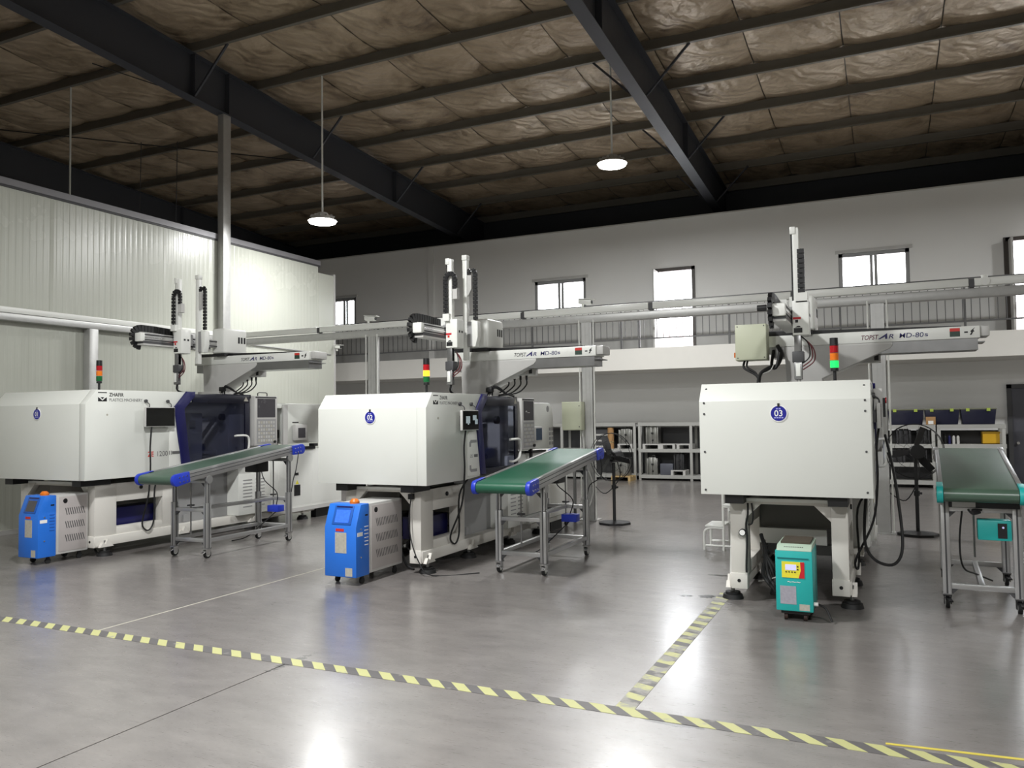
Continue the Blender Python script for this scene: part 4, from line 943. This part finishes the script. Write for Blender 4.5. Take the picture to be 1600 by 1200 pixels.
# ================================================================== TEMPERATURE CONTROL UNITS
def blue_unit(x0, x1, yf, label, scr, dep=.755):
    T = thing('mold_temperature_unit', label, 'temperature unit', ((x0+x1)/2, yf+.35, 0), 'blue temperature control units')
    yb_, y2 = yf+.205, yf+dep
    sh = MB().prism([(yf, .075), (yf, .52), (yf+.075, .725), (yb_, .725), (yb_, .075)], 'x', x0, x1).build('front_shell', BLUE, T, .008)
    n = V((0, -.205, .075)).normalized()
    def onslant(u0, u1, v0, v1, d):
        pts = []
        for dd in (0, d):
            for u, v in ((u0, v0), (u1, v0), (u1, v1), (u0, v1)):
                p = V((x0+(x1-x0)*u, yf+.075*v, .52+.205*v))+n*dd; pts.append(p)
        return MB().add(pts, [(0, 1, 2, 3), (7, 6, 5, 4), (0, 4, 5, 1), (1, 5, 6, 2), (2, 6, 7, 3), (3, 7, 4, 0)])
    onslant(.22, .82, .12, .92, .006).build('screen_bezel', mat('unit_blue_dark', c(28, 86, 172), .4), sh, .002)
    onslant(.3, .74, .2, .74, .008).build('screen', SCRBLUE if scr else SCRGREY, sh)
    onslant(.28, .78, .84, .9, .008).build('vent_slit', NAVY, sh)
    w = x1-x0
    B(x0+w*.34, x0+w*.7, yf-.0015, yf+.001, .29, .475).build('spec_label', STICK, sh)
    B(x0+w*.36, x0+w*.62, yf-.0015, yf+.001, .485, .51).build('brand_label', INKR, sh)
    B(x0+w*.66, x0+w*.88, yf-.0015, yf+.001, .085, .16).build('small_label', STICK, sh)
    # blue side: handle recess, latch, louvers, sticker
    B(x1-.001, x1+.002, yf+.14, yf+.18, .615, .63).build('handle_recess', BLACK, sh)
    for k in range(6): B(x1-.001, x1+.003, yf+.13, yf+.185, .35+k*.033, .358+k*.033).build('louver', CLEAN if scr else mat('unit_blue_dark', c(28, 86, 172)), sh)
    B(x1-.001, x1+.0018, yf+.02, yf+.1, .44, .475).build('sticker', CLEAN, sh)
    for z in (.5, .25): MB().cyl((x1, yf+.07, z), (x1+.006, yf+.07, z), .008, 10).build('latch', CHROME, sh)
    bd = B(x0+.005, x1-.001, yb_+.002, y2, .085, .722).build('cabinet_body', LGREY, T, .006)
    B(x1-.0015, x1+.003, yb_+.03, y2-.02, .11, .70).build('side_panel', mat('side_panel_grey', c(176, 170, 168), .4), bd, .002)
    MB().cyl((x1+.003, yb_+.1, .655), (x1+.008, yb_+.1, .655), .025, 18).build('side_knob', BLACK, bd)
    me = None
    for r in range(3):
        for k in range(14 if dep > .7 else 9):
            y_ = yb_+.1+k*.026; z = .5-r*.145
            MB().add([(x1+.0032, y_, z+.075), (x1+.0032, y_+.01, z+.075), (x1+.0032, y_+.03, z), (x1+.0032, y_+.02, z)], [(0, 1, 2, 3)]).build('vent_slot', DGREY, bd)
    MB().cyl((x0+w*.66, yb_-.06, .72), (x0+w*.66, yb_-.06, .745), .045, 16, .045).cyl((x0+w*.66, yb_-.06, .745), (x0+w*.66, yb_-.06, .768), .045, 16, .025).build('alarm_beacon', ORANGE, T)
    for xx in (x0+.04, x1-.04):
        for yy in (yf+.14, y2-.08):
            MB().cyl((xx-.01, yy, .03), (xx+.01, yy, .03), .03, 14).cyl((xx, yy, .05), (xx, yy, .09), .018, 10).build('caster', RUBBER, T)
    cable(T, [(x0+w*.7, y2, .3), (x0+w*.75, y2+.1, .2), (x0+w*.9, y2+.12, .05), (x0+w*1.2, y2+.1, .01)], .012)
    return T
blue_unit(-4.70, -4.35, 5.95, 'blue-fronted temperature control unit in front of machine 02', True)
blue_unit(-8.46, -8.14, 5.56, 'blue-fronted temperature control unit in front of the big machine 01', False, .585)

T = thing('mold_temperature_unit', 'teal temperature control unit standing under machine 03', 'temperature unit', (-.64, 6.35, 0))
x0, x1, yf = -.77, -.515, 6.13
B(x0, x1, yf, yf+.05, .075, .51).build('front_door', TEAL, T, .008)
B(x0+.004, x1-.004, yf+.05, yf+.42, .08, .505).build('cabinet_body', TEAL, T, .004)
tp = MB().prism([(yf+.0, .512), (yf+.06, .545), (yf+.42, .545), (yf+.42, .506), (yf+.0, .506)], 'x', x0+.01, x1-.005).build('top_cover', mat('top_cover_green', c(170, 190, 172), .5), T, .004)
for k in range(11):
    xx = x0+.06+k*.0125; MB().add([(xx, yf+.028, .529), (xx+.007, yf+.028, .529), (xx+.007, yf+.036, .5335), (xx, yf+.036, .5335)], [(0, 1, 2, 3)]).build('vent_slot', DGREY, tp)
B(x0+.03, x1-.02, yf+.1, yf+.4, .545, .56).build('dust_tray', mat('dusty_brown', c(72, 64, 54), .8), T)
B(x0+.015, x1-.025, yf-.004, yf+.001, .45, .458).build('door_grip', mat('teal_dark', c(16, 110, 112), .4), T)
ct = B(x0+.045, x0+.195, yf-.004, yf+.001, .315, .43).build('control_panel', YEL, T)
MB().prism([(x0+.16, .315), (x0+.175, .37), (x0+.172, .43), (x0+.2, .43), (x0+.2, .315)], 'y', yf-.0045, yf-.003).build('panel_red_band', RED, ct)
B(x0+.07, x0+.145, yf-.006, yf-.003, .37, .41).build('lcd', LCD, ct)
for k in range(4): B(x0+.07+k*.02, x0+.081+k*.02, yf-.006, yf-.003, .353, .36).build('key', BLACK, ct)
for k in range(2): B(x0+.15, x0+.16, yf-.006, yf-.003, .372+k*.02, .382+k*.02).build('key', BLACK, ct)
text('~~~', (x0+.08, yf-.0015, .272), (1, 0, 0), .05, CLEAN, T, 'faded_logo', width=.09)
B(x0+.03, x0+.14, yf-.0015, yf+.001, .125, .255).build('spec_label', mat('label_lilac', c(160, 158, 168), .5, var=.2, scale=60), T)
B(x0+.16, x0+.23, yf-.0015, yf+.001, .085, .13).build('small_label', STICK, T)
MB().cyl((x1, yf+.04, .13), (x1+.03, yf+.04, .13), .014, 12).build('hose_nipple', CLEAN, T)
cable(T, [(x1+.03, yf+.04, .13), (x1+.08, yf+.05, .1), (x1+.12, yf+.02, .02)], .008)
B(x0+.03, x1-.03, yf+.03, yf+.45, .05, .078).build('plinth', BLACK, T)
for xx in (x0+.06, x1-.06):
    for yy in (yf+.07, yf+.4): MB().cyl((xx-.012, yy, .028), (xx+.012, yy, .028), .028, 14).build('caster', mat('caster_rust', c(60, 42, 38), .6), T)

# ================================================================== FANS
def fan(x, y, zh, yawd, r, label, guard=True):
    T = thing('stand_fan', label, 'fan', (x, y, 0), 'black floor fans')
    b = MB(); n = 8
    b.cyl((x, y, 0), (x, y, .03), .23, 8).cyl((x, y, .03), (x, y, .05), .21, 8, .08); b.build('base', BLACK, T)
    MB().cyl((x, y, .04), (x, y, zh-.08), .022, 12).build('pole', BLACK, T)
    MB().cyl((x, y, .48), (x, y, .54), .034, 12).cyl((x+.03, y, .51), (x+.06, y, .51), .014, 10).build('height_collar', BLACK, T)
    a = math.radians(yawd); d = V((math.cos(a), math.sin(a), 0)); s = V((-d.y, d.x, 0)); u = V((0, 0, 1)); h = V((x, y, zh))
    MB().cyl(h-d*.14, h+d*.04, .085, 18, .07).build('motor_housing', BLACK, T)
    MB().cyl(h+d*.04, h+d*.09, .04, 14, .03).build('hub', BLACK, T)
    for k in range(3):
        t = 2*PI*k/3+1.9; e = s*math.cos(t)+u*math.sin(t); f = -s*math.sin(t)+u*math.cos(t)
        pts = []
        for q in (0, .008):
            for rr, wv, tw in ((.035, .025, .02), (r*.5, .05, .03), (r*.93, .045, .025), (r*.93, -.03, -.02), (r*.5, -.035, -.025), (.035, -.025, -.02)):
                pts.append(h+d*(.06+tw+q)+e*rr+f*wv)
        MB().add(pts, [(0, 1, 2, 3, 4, 5), (11, 10, 9, 8, 7, 6)]+[(i, (i+1) % 6, 6+(i+1) % 6, 6+i) for i in range(6)]).build('blade', BLACK, T)
    if guard:
        for rr, dd, th in ((r, .03, .006), (r, .09, .004), (r*.66, .12, .0025), (r*.33, .13, .0025)):
            MB().tube([h+d*dd+s*rr*math.cos(t*PI/16)+u*rr*math.sin(t*PI/16) for t in range(33)], th, 5, False).build('guard_ring', BLACK, T)
        for k in range(14):
            t = k*PI/7; e = s*math.cos(t)+u*math.sin(t)
            MB().tube([h+d*.13+e*.05, h+d*.12+e*r*.6, h+d*.09+e*r, h+d*.03+e*r], .0018, 4, False).build('guard_wire', BLACK, T)
    cable(T, [h-d*.1-u*.08, h-d*.15-u*.3, V((x-.12, y, .42)), V((x-.3, y+.1, .5))], .007)
    return T
fan(-3.47, 10.72, .93, -105, .33, 'black stand fan by the middle post', True)
fan(.3, 10.95, 1.02, 100, .33, 'black stand fan seen from behind, right of machine 03', True)

# ================================================================== STEP STOOL
T = thing('step_stool', 'white steel two-step stool left of machine 03', 'step stool', (-1.68, 9.2, 0))
tb_ = MB()
for yy in (9.02, 9.38):
    MB().tube([(-1.88, yy, 0), (-1.88, yy, .18), (-1.85, yy, .23), (-1.79, yy, .245), (-1.66, yy, .245)], .014, 8).build('front_tube', OFFW, T)
    MB().tube([(-1.67, yy, 0), (-1.67, yy, .55), (-1.67, yy, .85)], .014, 8, False).build('side_tube', OFFW, T)
    MB().tube([(-1.36, yy, 0), (-1.36, yy, .42), (-1.4, yy, .48), (-1.67, yy, .48)], .014, 8).build('rear_tube', OFFW, T)
    MB().tube([(-1.88, yy, .05), (-1.36, yy, .05)], .012, 8, False).build('foot_tube', OFFW, T)
MB().tube([(-1.67, 9.02, .85), (-1.67, 9.38, .85)], .014, 8, False).build('hand_bar', OFFW, T)
B(-1.87, -1.67, 9.0, 9.4, .255, .275).build('step', OFFW, T, .008)
B(-1.67, -1.4, 9.0, 9.4, .49, .51).build('step', OFFW, T, .008)

# ================================================================== STORAGE RACKS
def rack(x0, x1, yf, dep, zs, xs_up, label, top):
    T = thing('storage_rack', label, 'rack', ((x0+x1)/2, yf+dep/2, 0), 'steel storage racks')
    for x in xs_up:
        for yy in (yf, yf+dep-.05): B(x-.03, x+.03, yy, yy+.05, 0, top).build('upright', RACK, T, .002)
    B(x0, x1, yf+dep-.012, yf+dep-.006, .1, top-.12).build('shade_sheet', DGREY, T)  # dark sheet put in for the shade at the back of the shelves
    for z in zs:
        b = B(x0, x1, yf+.01, yf+dep-.01, z-.04, z).build('shelf_board', RACK, T, .002)
        B(x0, x1, yf-.004, yf+.01, z-.075, z+.003).build('shelf_edge', RACK, b)
    return T
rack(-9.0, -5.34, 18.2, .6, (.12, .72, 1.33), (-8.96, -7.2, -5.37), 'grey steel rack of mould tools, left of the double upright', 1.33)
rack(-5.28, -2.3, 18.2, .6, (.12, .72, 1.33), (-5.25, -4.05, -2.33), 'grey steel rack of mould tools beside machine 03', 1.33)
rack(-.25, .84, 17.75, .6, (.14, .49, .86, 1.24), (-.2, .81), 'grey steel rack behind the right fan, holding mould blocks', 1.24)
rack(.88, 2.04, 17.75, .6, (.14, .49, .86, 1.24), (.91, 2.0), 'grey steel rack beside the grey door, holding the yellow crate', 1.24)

def mold(x, y, z, w, d, h, label, m=None):
    T = thing('mold_tool', label, 'mould', (x, y, z), 'mould tools on racks')
    n = 4
    hs = [.16, .34, .34, .16]; yy = x-w/2
    for k, q in enumerate(hs):
        B(yy+.003, yy+w*q-.003, y-d/2+(0 if k in (0, 3) else .015), y+d/2, z, z+h-(0 if k in (1, 2) else .02)).build('mold_plate', m or MOLD, T, .004); yy += w*q
    MB().tube([(x-.03, y, z+h), (x-.03, y, z+h+.035), (x+.03, y, z+h+.035), (x+.03, y, z+h)], .008, 6).build('lifting_eye', STEEL, T)
    MB().cyl((x+.01, y-d/2, z+h*.6), (x+.01, y-d/2-.02, z+h*.6), .025, 12).build('nozzle_port', BLACK, T)
    MB().cyl((x+.02, y-d/2, z+h*.2), (x+.02, y-d/2-.02, z+h*.2), .02, 10).build('nozzle_port', BLACK, T)
def skid(x, y, z, w, d, label, m=None):
    T = thing('mold_skid', label, 'skid', (x, y, z), 'small wooden skids')
    for s in (-1, 1): B(x+s*(w/2-.03)-.03, x+s*(w/2-.03)+.03, y-d/2, y+d/2, z, z+.09).build('runner', m or LGREY, T)
    for k in range(3): B(x-w/2, x+w/2, y-d/2+k*(d-.1)/2, y-d/2+.1+k*(d-.1)/2, z+.09, z+.115).build('slat', m or LGREY, T)
skid(-5.62, 18.45, .72, .36, .4, 'pale skid under the mould left of the double upright')
mold(-5.62, 18.45, .836, .34, .3, .35, 'bright steel mould on the upper shelf left of the double upright')
skid(-4.98, 18.45, .72, .42, .4, 'pale skid under the mould right of the double upright')
mold(-4.98, 18.45, .836, .3, .3, .41, 'bright steel mould on the upper shelf right of the double upright')
skid(-4.6, 18.45, .72, .34, .4, 'empty pale skid in the middle of the upper shelf')
skid(-4.22, 18.45, .72, .34, .4, 'empty pale skid at the right of the upper shelf')
mold(-4.99, 18.45, .12, .26, .3, .4, 'steel mould on the lower shelf right of the double upright')
skid(-4.37, 18.45, .12, .34, .4, 'pale skid under the dark mould on the lower shelf')
mold(-4.36, 18.45, .236, .24, .3, .38, 'dark grey mould block on the lower shelf', MOLDD)
tag(B(-4.8, -4.5, 18.3, 18.6, .12, .38).build('storage_bin', mat('bin_grey', c(84, 86, 96), .5), None, .01, (-4.65, 18.45, .12)), 'grey storage bin on the lower shelf between two moulds', 'bin')
skid(-5.58, 18.0, 0, .46, .5, 'wooden pallet on the floor in front of the left rack', WOOD)
mold(-5.62, 18.0, .116, .36, .32, .4, 'worn mould on the wooden pallet in front of the left rack')
T = thing('shelf_drawers', 'small drawer unit with pale fronts on the left rack', 'drawer unit', (-6.2, 18.45, .72))
B(-6.4, -6.0, 18.3, 18.7, .72, 1.18).build('drawer_case', DGREY, T)
for k in range(3): B(-6.38, -6.02, 18.285, 18.3, .75+k*.14, .79+k*.14).build('drawer_front', LGREY, T)
T = thing('wrapped_roll', 'yellow-brown wrapped roll standing on the left rack', 'roll', (-6.02, 18.3, .72))
MB().cyl((-5.98, 18.3, .72), (-5.98, 18.3, 1.22), .075, 18).build('roll_body', CARD, T); MB().cyl((-5.98, 18.3, .86), (-5.98, 18.3, .9), .079, 18).build('roll_band', WOOD, T)
for k, x in enumerate((-5.2, -5.13, -5.06)):
    o = MB().cyl((x-.06, 18.6, .72), (x-.06, 18.6, 1.25), .025, 12).build('steel_rod', STEEL, None, 0, (x-.06, 18.6, .72))
    tag(o, ['upright steel bar nearest the double rack upright', 'upright steel bar in the middle of three behind the mould', 'upright steel bar right behind the tall bright mould'][k], 'bar', 'steel bars on the rack')
mold(.29, 18.0, .86, .27, .3, .3, 'square mould block on the top shelf behind the fan, left one', MOLDD)
mold(.64, 18.0, .86, .24, .3, .3, 'square mould block on the top shelf behind the fan, right one', MOLDD)
mold(.16, 18.0, .49, .3, .3, .31, 'square mould block on the middle shelf behind the fan', MOLDD)
mold(.6, 18.0, .49, .2, .3, .28, 'narrow mould block on the middle shelf behind the fan', MOLDD)
for k in range(4):
    x = 1.02+k*.075; T = thing('bottle', ['small dark bottle by the rack upright', 'blue bottle second from the rack upright', 'clear bottle third from the rack upright', 'clear bottle farthest from the rack upright'][k], 'bottle', (x, 17.9, .86), 'bottles on the rack')
    MB().cyl((x, 17.9, .86), (x, 17.9, 1.0), .026, 12).cyl((x, 17.9, 1.0), (x, 17.9, 1.03), .026, 12, .012).build('bottle_body', [BLACK, NAVY, LGREY, LGREY][k], T)
    MB().cyl((x, 17.9, 1.03), (x, 17.9, 1.05), .014, 10).build('bottle_cap', BLACK, T)
T = thing('yellow_crate', 'yellow plastic crate on the rack beside the grey door', 'crate', (1.8, 18.0, .86))
m = MB().box(1.66, 1.94, 17.85, 17.87, .865, 1.1).box(1.66, 1.94, 18.17, 18.19, .865, 1.1).box(1.66, 1.68, 17.87, 18.17, .865, 1.1).box(1.92, 1.94, 17.87, 18.17, .865, 1.1).box(1.66, 1.94, 17.85, 18.19, .862, .88)
m.build('crate_body', YBOX, T); B(1.65, 1.95, 17.84, 17.86, 1.07, 1.1).build('crate_rim', YBOX, T)
for k, (a, b) in enumerate(((.01, .66), (.68, 1.28), (1.3, 1.9))):
    T = thing('storage_tub', ['dark navy lidded tub on the right racks, nearest machine 03', 'dark navy lidded tub in the middle of the three on the right racks', 'dark navy lidded tub nearest the grey door'][k], 'tub', ((a+b)/2, 18.0, 1.245), 'navy storage tubs')
    MB().add([(a+.03, 17.85, 1.245), (b-.03, 17.85, 1.245), (b-.03, 18.25, 1.245), (a+.03, 18.25, 1.245), (a, 17.82, 1.53), (b, 17.82, 1.53), (b, 18.28, 1.53), (a, 18.28, 1.53)],
             [(3, 2, 1, 0), (4, 5, 6, 7), (0, 1, 5, 4), (1, 2, 6, 5), (2, 3, 7, 6), (3, 0, 4, 7)]).build('tub_body', TUBB, T, .01)
    B(a-.01, b+.01, 17.81, 18.29, 1.53, 1.56).build('tub_lid', mat('lid_grey', c(110, 112, 96), .5), T, .008)
    for q in (.2, .78): B(a+(b-a)*q-.03, a+(b-a)*q+.03, 17.8, 17.82, 1.5, 1.555).build('clip', LIME, T)
T = thing('small_carton', 'small cardboard carton with a white label in front of the navy tubs', 'carton', (.775, 17.79, 1.245))
B(.69, .86, 17.755, 17.8, 1.245, 1.4).build('carton_body', CARD, T, .003); B(.73, .82, 17.752, 17.756, 1.255, 1.32).build('carton_label', CLEAN, T)

# mobile frame behind the end of machine 02
T = thing('tool_cart', 'open steel tool cart behind the top end of the green conveyor', 'cart', (-4.35, 10.54, 0))
for x in (-4.55, -4.05):
    for yy in (10.36, 10.72): prof(MB(), x, yy, .08, 1.05 if x < -4.2 else .98, .035).build('cart_post', STEEL, T)
B(-4.56, -4.04, 10.34, 10.74, .78, .8).build('cart_shelf', GREY, T); B(-4.56, -4.04, 10.34, 10.74, .25, .27).build('cart_shelf', GREY, T)
MB().tube([(-4.55, 10.36, 1.05), (-4.55, 10.34, 1.2), (-4.45, 10.34, 1.45), (-4.4, 10.34, 1.5)], .012, 6).build('cart_handle', BLACK, T)
B(-4.45, -4.15, 10.42, 10.66, .8, .95).build('tool_tray', BLACK, T, .01)
for x in (-4.55, -4.05):
    for yy in (10.36, 10.72): MB().cyl((x-.012, yy, .04), (x+.012, yy, .04), .04, 14).build('caster', RUBBER, T)
